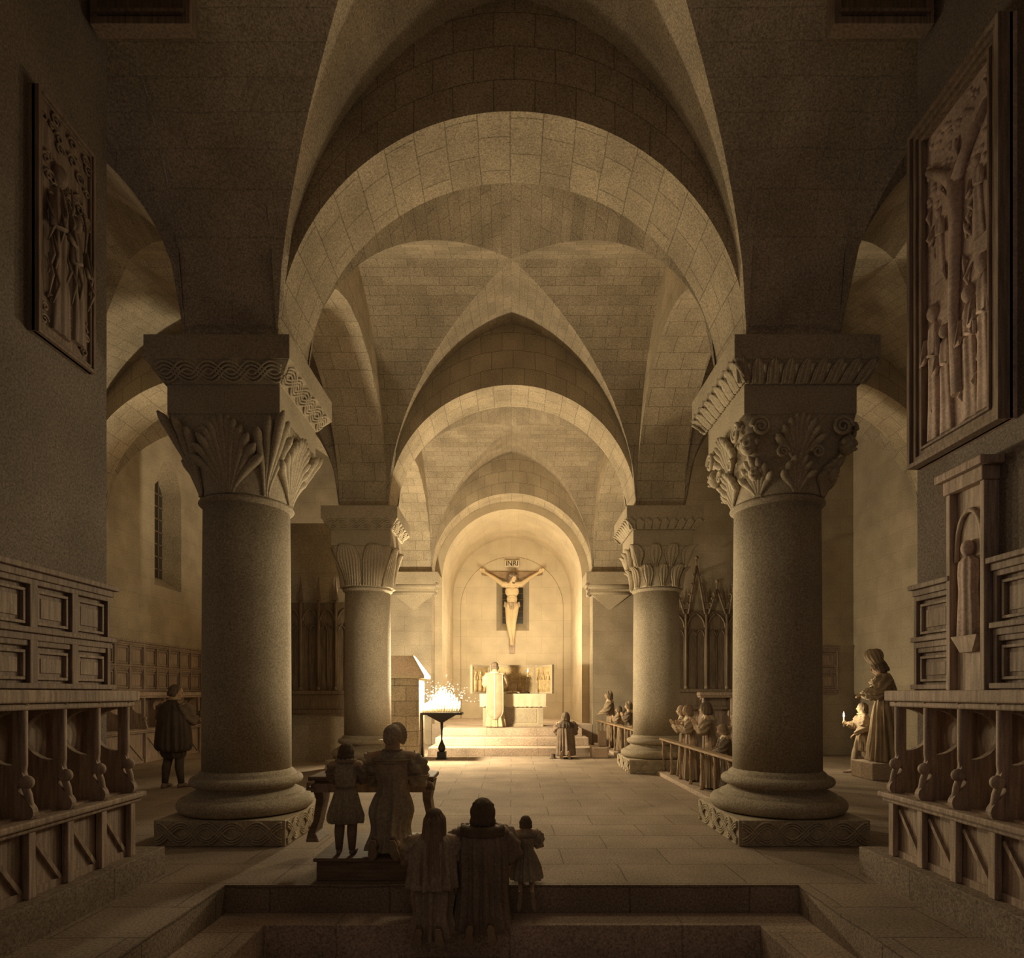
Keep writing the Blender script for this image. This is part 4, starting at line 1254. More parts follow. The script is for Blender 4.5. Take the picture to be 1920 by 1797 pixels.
    def shoes(s, mat=None, kneel=False, clamp=True):
        H = s.H
        for k in (-1, 1):
            J = s.J; mb = MB(); a, t, h = J['ank', k]*H, J['toe', k]*H, J['heel', k]*H
            if not kneel:
                mb.ball(h.lerp(t, .35) + V(0,0,.006*H), (.026*H, .055*H, .022*H)); caps(mb, h.lerp(t,.75), t + V(0,.012*H,0), .022*H, .014*H); caps(mb, a, h, .024*H, .022*H)
                mb.v = [V(p.x, p.y, max(p.z, .002)) for p in mb.v]
            else:
                # the sole faces backward
                d = (t - h).normalized(); n = V(0, -1, .12)
                for q, (w, th) in zip((-.05, .15, .45, .75, 1.05), ((.021,.020),(.024,.020),(.021,.018),(.029,.018),(.022,.016))):
                    mb.ball(h + (t - h)*q*1.15 + V(0, .006*H, .0), (w*H, th*H, .028*H))
                caps(mb, a, h.lerp(t, .3), .024*H, .024*H)
                if clamp: mb.v = [V(p.x, p.y, max(p.z, .002)) for p in mb.v]
            ob = fuse(mb, .006, 'shoe', mat or M_shoe, s.root, 2)
            if kneel:
                sole = MB()
                pts = [h + (t-h)*q for q in (-.18, .1, .4, .7, 1.0, 1.2)]
                ws = (.012, .021, .018, .025, .022, .008)
                L_ = [p + V(-w*H, -.029*H, .0) for p, w in zip(pts, ws)]; R_ = [p + V(w*H, -.029*H, 0) for p, w in zip(pts, ws)]
                sole.slab(lambda u, v: (L_[round(v*5)] if u < .5 else R_[round(v*5)]), 1, 5, (0, .012*H, 0), smooth=False)
                sole.build('sole', M_tan, ob)

def gown_kneel(f, mat, seed=1, nf=10, back=.185, wid=.20, waist=(.085, .062), am=.09, top=.565, name='gown'):
    """full gown of a kneeling figure: spreads on the floor over the shins"""
    d = f.dz
    return f.loft_cloth(name, [(.030, 0, -.085, wid*.98, back*.80, am*1.1), (.06, 0, -.080, wid*.95, back*.74, am*1.1), (.14, 0, -.04, wid*.78, back*.74, am*1.05), (.24, 0, -.022, .128, .118, am), (.33, 0, -.003, .105, .085, am*.8),
        (.62+d, 0, .0, waist[0], waist[1], am*.35), (.72+d, 0, -.004, .112, .080, am*.2), (.795+d, 0, -.004, .118, .068, am*.12), (.832+d, 0, -.004, .075, .052, .02), (.85+d, 0, -.003, .05, .045, .0)], mat, nf, seed)

px = lambda x, D: (x - 960) * D / FPX

# 1 --- man with cloak in the left aisle
f = Fig('person standing in the left aisle in a short dark cloak and pale collar', (px(326, 9.9), 9.9, 0), -.25, 1.66, yaw=-.9, pitch=.15)
J = f.J
J['ank', -1] = V(-.075, -.03, .045); J['toe', -1] = V(-.10, .07, .018); J['heel', -1] = V(-.07, -.055, .022); J['knee', -1] = V(-.062, .0, .285)
J['ank', 1] = V(.06, .03, .045); J['toe', 1] = V(.085, .13, .018); J['heel', 1] = V(.055, .01, .022)
for k in (-1, 1): J['elb', k] = f.up(.66) + V(k*.16, .04, 0); J['wri', k] = f.up(.665) + V(.06 + k*.03, .19, 0)
f.body(.010); f.hair(M_hair, 'short', 2); f.shoes()
f.loft_cloth('breeches', [(.285, 0, .005, .10, .06, .05), (.34, 0, 0, .125, .085, .06), (.45, 0, 0, .12, .09, .05), (.55, 0, 0, .10, .075, .03)], M_night, 8, 3)
for k in (-1, 1):
    mb = MB(); H = f.H; a, b, c = J['hip', k]*H, J['knee', k]*H, J['ank', k]*H
    mb.tube([a, a.lerp(b,.5), b, b.lerp(c,.35) + V(0,-.012*H,0), c], [.062*H, .055*H, .041*H, .040*H, .027*H], 16); mb.build('stocking', M_night, f.root)
f.loft_cloth('cloak', [(.36, .015, -.015, .150, .112, .07), (.40, .012, -.015, .180, .135, .07), (.50, .01, -.012, .178, .132, .06), (.62, .006, -.008, .166, .118, .05), (.73, 0, -.006, .155, .098, .04), (.80, 0, -.006, .128, .078, .03), (.835, 0, -.004, .072, .056, .02), (.85, 0, -.003, .052, .048, 0)], M_night, 9, 4)
for k in (-1, 1): f.sleeve(k, M_dusk, (.062, .070, .066, .045, .03), .2, 5, seed=k)
f.band('collar', .852, .0, .0, .062, .055, .5, M_tan, .011, label='pale collar')
mb = MB(); mb.box(.02*1.66, .10*1.66, .235*1.66, .25*1.66, .66*1.66, .74*1.66)
mb.build('book', M_dusk, f.root)

# 2 --- boy at the kneeling desk
f = Fig('person, small boy in a pleated tunic standing at the left of the kneeling desk', (px(662, 5.33), 5.10, .19), .0, .92, yaw=-.1, pitch=.2)
f.pray(.70, .17); J = f.J
f.body(.0065); f.hair(M_hair, 'bob', 3, .006); f.shoes(M_black)
for k in (-1, 1):
    mb = MB(); H = f.H; a, b, c = J['hip', k]*H, J['knee', k]*H, J['ank', k]*H
    mb.tube([a, a.lerp(b,.5), b, b.lerp(c,.35) + V(0,-.01*H,0), c], [.062*H, .056*H, .045*H, .045*H, .030*H], 16); mb.build('stocking', M_black, f.root)
    f.sleeve(k, M_black, (.05, .060, .052, .040, .030), .22, 6, seed=k)
f.loft_cloth('tunic', [(.285, 0, -.005, .150, .105, .10), (.33, 0, -.005, .162, .118, .10), (.42, 0, -.003, .140, .10, .09), (.54, 0, 0, .108, .078, .06), (.61, 0, 0, .086, .064, .03), (.72, 0, 0, .108, .074, .02), (.80, 0, 0, .108, .062, .02), (.84, 0, 0, .055, .046, 0)], M_grey, 13, 5)
f.band('ruff', .842, 0, 0, .085, .070, .55, M_tan, .017, .006, label='pale ruff')
f.band('belt', .60, 0, 0, .088, .066, 1.6, M_black, .006)

# 3 --- woman in a cap kneeling at the desk
f = Fig('person, woman in a cap and long gown kneeling at the wooden desk', (px(733, 5.2), 5.27, .19), .0, 1.40, 'kneel', yaw=-.42, pitch=.05)
f.pray(.70, .19, .15)
f.body(.0075); f.shoes(kneel=True)
gown_kneel(f, M_grey, 6, 9, .19, .140)
for k in (-1, 1):
    f.sleeve(k, M_grey, (.056, .075, .062, .045, .03), .30, 5, seed=k*2)
    f.band('sleeve_band', .69 + f.dz, k*.155, .02, .062, .062, .6, M_tan, .008)
H = f.H
mb = MB(); d = f.dz
def bod(u, v):
    a = lerp(-PI*.86, -PI*.14, u); z = lerp(.655, .775, v); rr = lerp(.078, .118, v)
    return V(rr*math.cos(a)*1.02, (.058 + .030*v)*math.sin(a) - .008, z + d) * H
mb.slab(bod, 24, 8, (0, .012, 0)); mb.build('bodice', M_brown, f.root)
for z in (.775, .79):
    mb = MB(); mb.tube([bod(u/20, (z-.655)/.12) + V(0,-.003,0) for u in range(21)], .007, 8); mb.build('neckline_trim', M_tan, f.root)
M = f.head_matrix()
mb = MB()
mb.ball((0,-.12,.12), (.43,.46,.46), M=M); mb.ball((0,-.30,-.05), (.36,.30,.36), M=M)
cap = fuse(mb, .008, 'cap', M_brown, f.root)
for v in cap.data.vertices:
    q = M.inverted() @ v.co; v.co = M @ (q * (1 + .018*math.sin(q.x*34) * math.sin(q.z*34)))
mb = MB()
def brim(u, v):
    a = -.85 + (PI + 1.7)*u; r_ = lerp(.41, .57 + .018*math.sin(a*26), v)
    return M @ V(r_*math.cos(a), .02 + .16*v, .08 + r_*1.04*math.sin(a))
mb.slab(brim, 90, 6, (0, .008, 0))
mb.build('lace_brim', M_cream, cap, label='pale lace brim')
f.band('necklace', .848 + d, 0, -.004, .058, .052, 1, M_tan, .005)

# 4 --- woman with long straight hair, front left
f = Fig('person, woman with very long straight hair kneeling left of the broad-shouldered man', (px(813, 4.72), 4.72, -.30), .02, 1.24, 'kneel', yaw=-.35, pitch=.1)
f.pray(.70, .17, .145)
f.body(.0075); f.shoes(kneel=True)
gown_kneel(f, M_brown, 8, 9, .19, .148, am=.11)
for k in (-1, 1): f.sleeve(k, M_brown, (.060, .074, .066, .05, .036), .26, 5, seed=k*3)
d = f.dz
f.loft_cloth('mantle', [(.53+d, .0, -.03, .165, .125, .10), (.60+d, 0, -.025, .155, .115, .09), (.70+d, 0, -.018, .148, .100, .06), (.80+d, 0, -.012, .134, .078, .04), (.84+d, 0, -.005, .075, .055, .02)], M_brown, 12, 9)
f.hair(M_hair, 'short', 4, .007)
H = f.H; M = f.head_matrix(); mb = MB()
def lh(u, v):
    a = lerp(PI*.98, PI*2.02, u) - .0
    t = v; hc = f.hp(0, -.05, 0)
    dome = math.sqrt(min(1, .02 + t / .13)); w = lerp(.058, .098, sm(t)) * (1 + .04*math.sin(v*9)) * dome; dp = lerp(.070, .052, t) * dome
    z = lerp((hc.z / H) + .072, .535 + d, t)
    cy = lerp(hc.y / H, -.075, sm(t*1.2)) ; cx = lerp(hc.x/H, .012*math.sin(u*20), .5 if t > .1 else 0)
    g = 1 + .07*math.sin(u*PI*13 + t*2) + .05*math.sin(u*PI*29)
    return V(cx + w*g*math.cos(a), cy + dp*g*math.sin(a), z + .02*math.sin(u*31)*t**4) * H
mb.slab(lh, 80, 30, lambda u, v: V(0, .028, 0)); mb.build('long_hair', M_hairl, f.root)

# 5 --- broad man kneeling front centre
f = Fig('person, broad-shouldered man in a heavy pleated gown kneeling at the front centre', (px(905, 4.78), 4.78, -.30), 0, 1.33, 'kneel', yaw=.0, pitch=.12)
f.pray(.70, .17, .155)
f.body(.0075); f.shoes(kneel=True)
d = f.dz
f.loft_cloth('gown', [(.045, 0, -.085, .168, .150, .12), (.07, 0, -.080, .168, .150, .12), (.14, 0, -.055, .155, .150, .12), (.24, 0, -.022, .148, .135, .11), (.36, 0, -.016, .146, .122, .10), (.46, 0, -.014, .148, .118, .08), (.54, 0, -.012, .138, .098, .05), (.585, 0, -.010, .105, .074, .03), (.61, 0, -.004, .05, .045, 0)], M_black, 12, 11)
for k in (-1, 1): f.sleeve(k, M_black, (.060, .078, .080, .062, .045), .22, 5, seed=k*5)
f.hair(M_hair, 'curls', 6, .0075)
mb = MB(); rnd = random.Random(4); H = f.H
for k in range(46):
    a = 2*PI*k/46; mb.ball(V(.108*math.cos(a), -.012 + .078*math.sin(a), .822 + d + .006*math.sin(k*2.4))*H, (.026*H, .024*H, .022*H), nu=8, nv=6)
    mb.ball(V(.118*math.cos(a+.07), -.014 + .086*math.sin(a+.07), .800 + d)*H, (.020*H, .018*H, .016*H), nu=8, nv=6)
fuse(mb, .008, 'fur_collar', M_hair, f.root, 1)

# 6 --- child at the right of the man
f = Fig('person, child with bobbed hair and a short flared dress kneeling right of the broad man', (px(986, 4.98), 4.99, 0), 0, .70, 'kneel', yaw=.1, pitch=.2)
for k in (-1, 1):
    f.J['ank', k] = V(k*.066, -.27, -.03); f.J['heel', k] = V(k*.066, -.345, -.04); f.J['toe', k] = V(k*.085, -.335, -.185); f.J['knee', k] = V(k*.062, .01, .05)
f.pray(.69, .17, .155)
f.body(.0055); f.hair(M_hair, 'bob', 8, .0055); f.shoes(M_tan, True, clamp=False)
d = f.dz
f.loft_cloth('dress', [(.06, 0, -.08, .19, .17, .10), (.10, 0, -.075, .19, .165, .10), (.20, 0, -.05, .165, .13, .09), (.32, 0, -.01, .115, .085, .07), (.62+d, 0, 0, .090, .066, .03), (.72+d, 0, 0, .112, .078, .02), (.79+d, 0, 0, .11, .068, .02), (.838+d, 0, 0, .06, .05, 0)], M_grey, 12, 13)
for k in (-1, 1): f.sleeve(k, M_grey, (.06, .074, .066, .05, .036), .22, 5, seed=k)
f.band('yoke_band', .765 + d, 0, 0, .116, .08, 1.5, M_black, .009)

# 7 --- priest
f = Fig('person, priest in a long shield-shaped chasuble standing before the altar', (px(928, 16.55), 16.62, .6), 0, 1.76, yaw=.25, pitch=.15)
for k in (-1, 1):
    f.J['elb', k] = f.up(.66) + V(k*.15, .07, 0); f.J['wri', k] = f.up(.63) + V(k*.08, .20, 0)
f.body(.012); f.hair(M_hair, 'short', 9, .011); f.shoes()
f.loft_cloth('alb', [(.01, 0, 0, .150, .120, .13), (.10, 0, 0, .138, .11, .12), (.30, 0, 0, .118, .09, .10), (.55, 0, 0, .10, .075, .05), (.72, 0, 0, .112, .075, .02), (.80, 0, 0, .11, .062, 0), (.84, 0, 0, .05, .045, 0)], M_cream, 9, 14)
for k in (-1, 1): f.sleeve(k, M_cream, (.055, .06, .058, .055, .05), .14, 5, seed=k)
H = f.H; mb = MB()
def chas(u, v, ext=0.0, off=0.0):
    s = 2*u - 1; z = lerp(.80, .12, v); w = lerp(.118, .126, sm(v*2)) + ext
    if v > .78:
        q = (v - .78) / .22; w *= math.sqrt(max(.004, 1 - q*q))
    if v < .1: z += .02 * (1 - abs(s)) * (1 - v/.1)
    return V(s*w, -(.085 + .035*v + off)*math.sqrt(max(.05, 1 - (s*.72)**2)) , z) * H
mb.slab(chas, 30, 40, (0, .018, 0)); ch = mb.build('chasuble', M_gilt_cloth if 'M_gilt_cloth' in globals() else M_tan, f.root)
mb = MB(); mb.slab(lambda u, v: V((2*u-1)*.011*H, chas(.5, v*.97).y - .010, chas(.5, v*.97).z), 2, 30, (0, .008, 0)); mb.build('cross_band', M_linen, ch, label='pale centre band')
mb = MB(); mb.tube([chas(0, v/30) + V(0,-.008,0) for v in range(30)] + [chas(u/12, .985) + V(0,-.008,0) for u in range(13)] + [chas(1, 1 - v/30) + V(0,-.008,0) for v in range(1, 31)], .009, 6); mb.build('border', M_linen, ch, label='pale border')
f.band('amice', .838, 0, -.002, .066, .056, .8, M_linen, .018)

# 8 --- kneeling man near the altar
f = Fig('person kneeling alone near the altar steps in a dark pleated cloak', (px(1061, 14.45), 14.52, 0), -.1, 1.42, 'kneel', yaw=.2)
f.pray(.70, .17, .145); f.body(.010); f.hair(M_hair, 'bob', 10, .009); f.shoes(kneel=True)
d = f.dz
f.loft_cloth('cloak', [(.05, 0, -.07, .155, .165, .11), (.14, 0, -.045, .150, .145, .11), (.30, 0, -.02, .140, .115, .10), (.45, 0, -.014, .135, .10, .08), (.54, 0, -.012, .130, .085, .05), (.585, 0, -.010, .09, .065, .03), (.61, 0, -.004, .05, .045, 0)], M_dusk, 9, 15)
f.loft_cloth('cape_collar', [(.505, 0, -.012, .155, .108, .05), (.55, 0, -.012, .145, .098, .05), (.585, 0, -.010, .105, .075, .03), (.61, 0, -.004, .06, .05, 0)], M_night, 9, 16)
for k in (-1, 1): f.sleeve(k, M_dusk, (.064, .074, .066, .05, .036), .2, 5, seed=k)
mb = MB(); mb.lathe([(.09, 0), (.095, .01), (.05, .02), (.05, .09), (.03, .11)], n=20)
o = mb.build('felt_hat', M_night); o.location = (px(1037, 14.4), 14.35, .001); tag(o, 'small dark hat on the floor left of the man kneeling by the steps', 'hat')

# worshippers behind the rails ------------------------------------------------
def choir(label, x, y, H, rz, hairmat, mat, yaw=0, pitch=0, style='bob', pray=True, woman=False, seed=0, collar=M_linen, book=False, zoff=0.0):
    f = Fig(label, (x, y, zoff), rz, H, yaw=yaw, pitch=pitch, lean=.12)
    f.root['group'] = 'worshippers at the rails'
    if pray: f.pray(.71, .14, .13)
    else:
        for k in (-1, 1): f.J['elb', k] = f.up(.65) + V(k*.15, .07, 0); f.J['wri', k] = f.up(.60) + V(k*.07, .19, 0)
    f.body(.009); f.hair(hairmat, style, seed, .008); f.shoes()
    f.loft_cloth('robe', [(.015, 0, 0, .135, .11, .14), (.12, 0, 0, .128, .105, .13), (.35, 0, .0, .115, .09, .11), (.56, 0, 0.005, .096, .074, .06), (.64, 0, .012, .086, .066, .03), (.73, 0, .022, .104, .074, .03), (.80, 0, .03, .104, .062, .01), (.84, 0, .034, .055, .046, 0)], mat, 9, seed)
    for k in (-1, 1): f.sleeve(k, mat, (.052, .064, .060, .045, .032), .22, 5, seed=k+seed)
    f.loft_cloth('collar', [(.79, 0, .028, .122, .078, .03), (.815, 0, .031, .105, .066, .03), (.845, 0, .035, .058, .05, 0)], collar, 7, seed)
    if woman:
        M = f.head_matrix(); mb = MB()
        mb.ball((0,-.16,.16), (.43,.42,.45), M=M); mb.ball((0,-.12,-.12), (.40,.34,.40), M=M)
        c = fuse(mb, .009, 'bonnet', M_brown, f.root)
        mb = MB(); mb.tube([M @ V(.44*math.cos(a), .14, .05 + .48*math.sin(a)) for a in [-.9 + (PI+1.8)*k/40 for k in range(41)]], .012, 8); mb.build('brim', M_cream, c)
    if book:
        H = f.H; mb = MB(); mb.box(-.075*H, .075*H, .20*H, .30*H, .575*H, .595*H); mb.build('book', M_tan, f.root)
    return f
L = PI/2
choir('person, boy half hidden behind the rear right column at the near rail', 3.16, 11.25, 1.30, L*.80, M_hairl, M_tan, seed=21)
choir('person, fair boy at the near rail in profile, second from the rear right column', 3.12, 10.72, 1.32, L*.95, M_hairl, M_tan, yaw=.0, seed=22)
choir('person, dark-haired boy with folded hands at the near rail, third from the rear column', 3.17, 9.85, 1.38, L*.75, M_hair, M_tan, yaw=-.1, pitch=.1, seed=23)
choir('person, curly boy bending over a book at the rail, closest to the near right column', 3.14, 8.98, 1.08, L*.85, M_hairl, M_dusk, yaw=.05, pitch=.35, style='curls', pray=False, seed=24, book=True)
choir('person, woman in a bonnet behind the far rail, beside the innermost arch', 2.80, 17.4, 1.58, L*.9, M_hair, M_tan, woman=True, pitch=-.1, pray=False, seed=25)
choir('person, bareheaded small child between two bonneted figures behind the far rail', 2.86, 16.2, 1.18, L*.7, M_hair, M_tan, pray=True, seed=26)
choir('person, taller child in a hood next to the rear right column at the far rail', 2.92, 15.05, 1.32, L*.75, M_hair, M_dusk, woman=True, pitch=.15, seed=27)

# boy with a candle, right aisle
f = Fig('person, boy with a sash carrying a candle in the right aisle', (px(1617, 11.6), 11.6, 0), L*.80, 1.34, yaw=.15, pitch=-.05)
J = f.J
J['ank', 1] = V(.05, .11, .045); J['toe', 1] = V(.055, .215, .018); J['heel', 1] = V(.05, .085, .022); J['knee', 1] = V(.055, .085, .285)
J['ank', -1] = V(-.055, -.13, .05); J['toe', -1] = V(-.065, -.03, .018); J['heel', -1] = V(-.055, -.155, .03); J['knee', -1] = V(-.055, -.03, .285)
J['elb', 1] = f.up(.665) + V(.14, .06, 0); J['wri', 1] = f.up(.70) + V(.07, .18, 0); f.hand_dir[1] = (V(-.4, .8, .2), V(.8, .4, 0), V(0, .1, 1))
J['elb', -1] = f.up(.66) + V(-.155, .0, 0); J['wri', -1] = f.up(.565) + V(-.10, .11, 0)
f.hand_curl = .9
f.body(.0085); f.hair(M_hair, 'curls', 31, .008); f.shoes(M_black)
f.loft_cloth('tunic', [(.33, 0, 0, .135, .10, .12), (.38, 0, 0, .14, .105, .11), (.48, 0, 0, .115, .088, .08), (.60, 0, 0, .085, .065, .03), (.72, 0, 0, .106, .075, .02), (.80, 0, 0, .106, .062, .01), (.84, 0, 0, .055, .046, 0)], M_tan, 9, 32)
for k in (-1, 1):
    f.sleeve(k, M_tan, (.054, .066, .058, .045, .03), .26, 5, seed=k)
    mb = MB(); H = f.H; a, b, c = J['hip', k]*H, J['knee', k]*H, J['ank', k]*H
    mb.tube([a, a.lerp(b,.5), b, b.lerp(c,.35), c], [.062*H, .054*H, .041*H, .041*H, .027*H], 16); mb.build('stocking', M_brown, f.root)
f.loft_cloth('cape', [(.40, 0, -.075, .10, .075, .10), (.55, 0, -.06, .11, .07, .08), (.70, 0, -.035, .118, .07, .05), (.80, 0, -.012, .112, .064, .03), (.84, 0, 0, .058, .05, 0)], M_black, 8, 33)
f.band('collar', .845, 0, 0, .066, .056, .7, M_cream, .014)
w = f.root.matrix_basis @ (J['wri', 1]*f.H + V(-.035, .065, -.03)) if False else None
R = Matrix.Rotation(L*.80, 3, 'Z'); cp = V(px(1617, 11.6), 11.6, 0) + R @ (J['wri', 1]*f.H + V(-.030, .060, -.06))
r = thing('candle', 'short candle in the hand of the boy in the right aisle', 'candle', cp)
mb = MB(); mb.lathe([(.012, 0), (.011, .17)], n=12); mb.build('wax_stick', M_wax, r)
mb = MB(); mb.lathe([(.002, .17), (.015, .19), (.018, .21), (.012, .245), (.002, .29)], n=12); mb.build('flame', M_flame, r)
BOY_CANDLE = cp + V(0, 0, .24)

# tall woman, right aisle
f = Fig('person, tall woman with a ribbed round turban and clasped hands in the right aisle', (px(1661, 11), 11.05, .30), L*.72, 1.86, yaw=.0, pitch=.4, lean=.06)
J = f.J
for k in (-1, 1): J['elb', k] = f.up(.655) + V(k*.155, .03, 0); J['wri', k] = f.up(.64) + V(k*.03, .17, 0); f.hand_dir[k] = (V(-k*.7, .6, -.1), V(0, .5, .9), V(0, .6, .6))
f.hand_curl = .6
f.body(.011); f.hair(M_hair, 'bob', 41, .010); f.shoes()
f.loft_cloth('skirt', [(.003, 0, -.01, .165, .155, .13), (.10, 0, -.01, .155, .142, .13), (.35, 0, -.005, .125, .11, .11), (.52, 0, 0, .105, .088, .07), (.62, 0, .003, .080, .062, .03)], M_tan, 11, 42)
f.loft_cloth('bodice', [(.60, 0, .002, .082, .064, .02), (.68, 0, .006, .095, .072, .02), (.75, 0, .010, .11, .078, .01), (.80, 0, .013, .108, .064, .01), (.815, 0, .014, .08, .05, 0)], M_brown, 9, 43)
for k in (-1, 1):
    f.sleeve(k, M_tan, (.058, .082, .055, .058, .034), .30, 7, seed=k)
f.band('neckline', .812, 0, .014, .088, .06, .7, M_cream, .013)
f.loft_cloth('mantle', [(.10, 0, -.12, .13, .06, .12), (.40, 0, -.10, .125, .05, .10), (.65, 0, -.07, .12, .045, .06), (.80, 0, -.03, .11, .04, .03), (.845, 0, -.015, .05, .03, 0)], M_brown, 7, 44)
M = f.head_matrix(); mb = MB(); rings = []
for (z, r_) in ((.14,.43),(.24,.46),(.32,.42),(.42,.47),(.60,.56),(.84,.60),(1.08,.54),(1.26,.36),(1.34,.05)):
    rings.append([M @ V(r_*(1+.04*math.sin(14*a))*math.cos(a), -.10 + r_*(1+.04*math.sin(14*a))*math.sin(a), z + .04*math.sin(a)) for a in [2*PI*i/84 for i in range(84)]])
mb.loft(rings); mb.build('turban', M_tan, f.root)

# ------------------------------------------------------------------ crucifix over the altar
cr = thing('crucifix', 'large carved crucifix on the apse wall above the altar', 'crucifix', (.0, YB - .06, 0))
zc = E + 4.33                                  # height of the cross beam
mb = MB(); mb.box(-.10, .10, -.02, .05, E + 1.45, E + 4.75); mb.build('upright', M_panel, cr, bevel=.01)
mb = MB(); mb.prism([(-1.10, zc + .10), (-1.10, zc - .02), (-.3, zc - .14), (.3, zc - .14), (1.10, zc - .02), (1.10, zc + .10)][::-1], 'y', -.03, .05); mb.build('cross_beam', M_tan_w, cr, bevel=.008)
mb = MB()
mb.slab(lambda u, v: V(lerp(-.27, .27, u), -.05 - .012*math.sin(v*PI) , lerp(E + 4.58, E + 4.84, v) + .02*(2*u-1)**2), 10, 6, (0, .025, 0)); pl = mb.build('title_board', M_linen, cr, label='pale board lettered INRI')
fc = bpy.data.curves.new('lettering', 'FONT'); fc.body = 'INRI'; fc.size = .25; fc.align_x = 'CENTER'; fc.align_y = 'CENTER'; fc.extrude = .004
to = bpy.data.objects.new('tmp_text', fc); COL.objects.link(to)
dg = bpy.context.evaluated_depsgraph_get(); lm = bpy.data.meshes.new_from_object(to.evaluated_get(dg)); bpy.data.objects.remove(to)
lo = bpy.data.objects.new('lettering', lm); COL.objects.link(lo); lm.materials.clear(); lm.materials.append(M_letter); lo.parent = pl
lo.location = (0, -.078, E + 4.71); lo.rotation_euler = (PI/2, 0, 0)
# the carved body, modelled facing +y then turned
Hc = 2.62
f = Fig('x', (0, 0, 0), PI, Hc, yaw=.45, pitch=.45, roll=.12)
root = f.root; J = f.J
for k in (-1, 1):
    J['sh', k] = V(k*.125, 0, .825); J['elb', k] = V(k*.255, .0, .915); J['wri', k] = V(k*.365, -.005, .985)
    f.hand_dir[k] = (V(k*.85, 0, .5), V(0, -1, 0), V(0, .2, 1))
    J['hip', k] = V(k*.043, 0, .515); J['knee', k] = V(k*.036 + .012, .055, .29); J['ank', k] = V(k*.012, .0 + (.02 if k > 0 else -.012), .07); J['heel', k] = V(k*.012, -.02 + (.02 if k > 0 else 0), .045); J['toe', k] = V(k*.012, .05 + (.015 if k > 0 else 0), -.015)
J['neck'] = V(0, .008, .838); J['headc'] = V(.0, .03, .925)
f.hand_curl = .5
corp = f.body(.013, eyes=False, mat=M_corpus, name='carved_figure', muscles=True)
hr = f.hair(M_hair, 'curls', 51, .012)
f.loft_cloth('loincloth', [(.47, 0, .012, .070, .058, .08), (.50, 0, .006, .084, .066, .09), (.53, 0, 0, .090, .070, .09), (.56, 0, 0, .084, .066, .05), (.575, 0, 0, .07, .05, 0)], M_tan, 7, 52)
mb = MB(); Mh = f.head_matrix()
mb.tube([Mh @ V(.40*math.cos(a), -.04 + .44*math.sin(a), .24 + .03*math.sin(7*a)) for a in [2*PI*i/40 for i in range(40)]], .020, 7, closed=True); mb.build('thorn_crown', M_panel, root)
for sg in (-1, 1):
    mb = MB(); mb.slab(lambda u, v: V(sg*(.080 + .022*u + .012*v*u), .02 - .03*v, .565 - .07*v + .02*u) * Hc, 8, 8, (0, -.02, 0)); mb.build('cloth_knot', M_tan, root)
mb = MB(); mb.ball((0, .24, -.46), (.17, .14, .16), M=Mh); mb.build('beard', M_hair, root)
# fold the figure under the crucifix
for ch in list(root.children):
    ch.parent = cr
    ch.location = (0, -.20, E + 4.36 - Hc*.985 ); ch.rotation_euler = (0, 0, PI)
bpy.data.objects.remove(root)
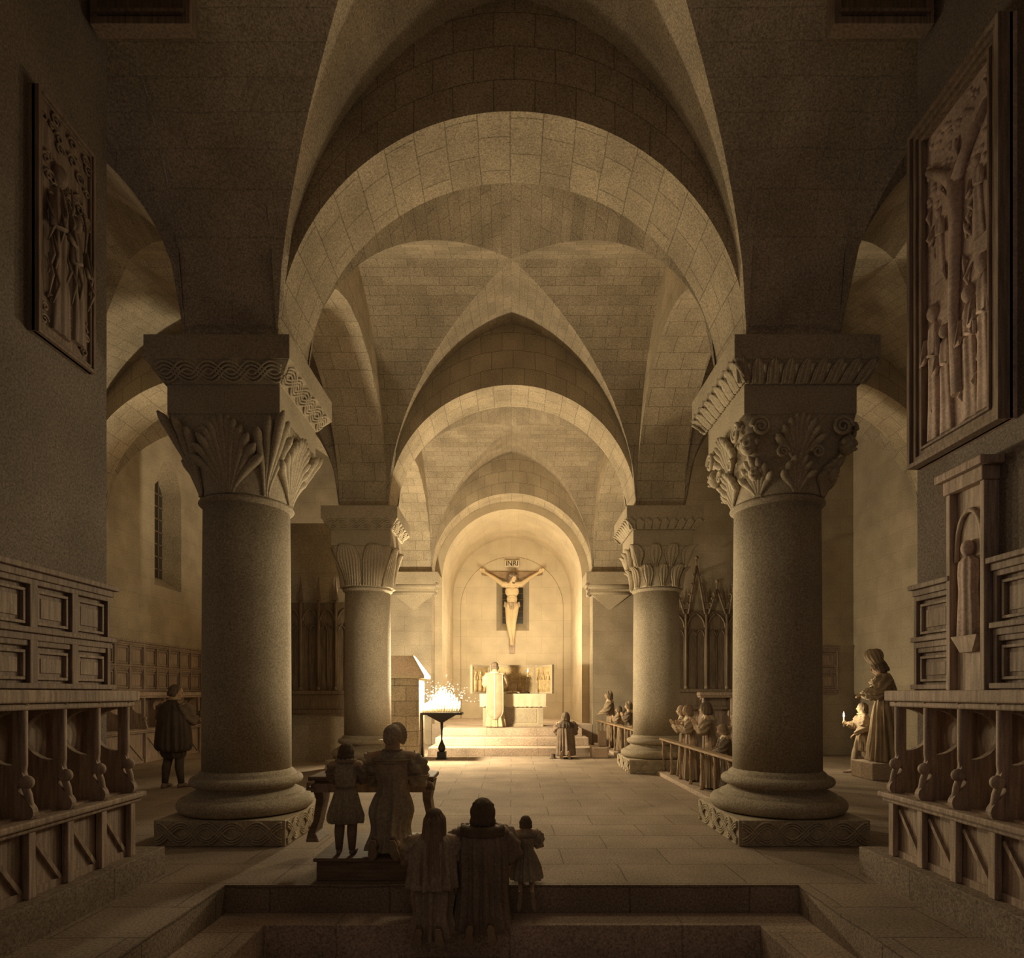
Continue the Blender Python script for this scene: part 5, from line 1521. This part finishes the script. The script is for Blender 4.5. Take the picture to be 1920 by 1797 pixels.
# ------------------------------------------------------------------ light: the candles, added fills in nave and apse, and a little dusk from the open entrance side
def lamp(name, loc, watts, rad, col=(1, .83, .53)):
    d = bpy.data.lights.new(name, 'POINT'); d.energy = watts; d.shadow_soft_size = rad; d.color = col
    o = bpy.data.objects.new(name, d); COL.objects.link(o); o.location = loc
    return o
def spot(name, loc, aim, watts, cone, rad=.12, col=(1, .83, .53)):
    d = bpy.data.lights.new(name, 'SPOT'); d.energy = watts; d.shadow_soft_size = rad; d.color = col
    d.spot_size = math.radians(cone); d.spot_blend = .6
    o = bpy.data.objects.new(name, d); COL.objects.link(o); o.location = loc
    o.rotation_euler = (Vector(aim) - Vector(loc)).to_track_quat('-Z', 'Y').to_euler()
lamp('candle_light', (-1.62, 14.25, 2.1), 950, .16)
lamp('apse_fill_light', (.20, 19.5, 3.5), 300, .6)  # added fill that brightens the apse; no lamp hangs there
lamp('nave_fill_light', (0, 7.7, 2.6), 75, .30)  # added fill over the nave floor, without a lamp of its own
lamp('nave_fill_light', (0, 6.1, 3.4), 26, .30)  # second added fill, lifts the near vault; no fixture
for sx in (-1, 1):
    spot('nave_fill_light', (0, 9.3, 2.6), (sx*2.89, 6.75, 2.5), 200, 64)  # unseen spots added to light the inner edges of the near columns
    spot('nave_fill_light', (0, 10.5, 2.4), (sx*2.86, 12.25, 2.3), 190, 62)  # same for the rear columns, also added without a fixture
lamp('hand_candle_light', BOY_CANDLE + Vector((-.22, -.16, .16)), 24, .05)
w = bpy.data.worlds.new('World'); SC.world = w; w.use_nodes = True
t = w.node_tree; bg = t.nodes['Background']; bg.inputs['Strength'].default_value = .078
tc = N(t, 'ShaderNodeTexCoord'); sx_ = N(t, 'ShaderNodeSeparateXYZ'); t.links.new(tc.outputs['Generated'], sx_.inputs[0])
mr = N(t, 'ShaderNodeMapRange'); mr.inputs['From Min'].default_value = -1; mr.inputs['From Max'].default_value = 1
mr.inputs['To Min'].default_value = 1.75; mr.inputs['To Max'].default_value = .35
t.links.new(sx_.outputs['X'], mr.inputs['Value'])
t.links.new(mul(t, (1, .80, .70), mr.outputs[0]), bg.inputs['Color'])

cam = bpy.data.cameras.new('Camera'); co = bpy.data.objects.new('Camera', cam); COL.objects.link(co)
co.location = (0, 0, E); co.rotation_euler = (PI/2, 0, 0)
cam.sensor_fit = 'HORIZONTAL'; cam.sensor_width = 36; cam.lens = 36 * FPX / 1920; cam.shift_y = 401.5 / 1920; cam.clip_start = .05
SC.camera = co
vs = SC.view_settings
vs.view_transform = 'Standard'; vs.look = 'None'; vs.gamma = 1; vs.exposure = 0.10; vs.use_curve_mapping = False
SC.display_settings.display_device = 'sRGB'
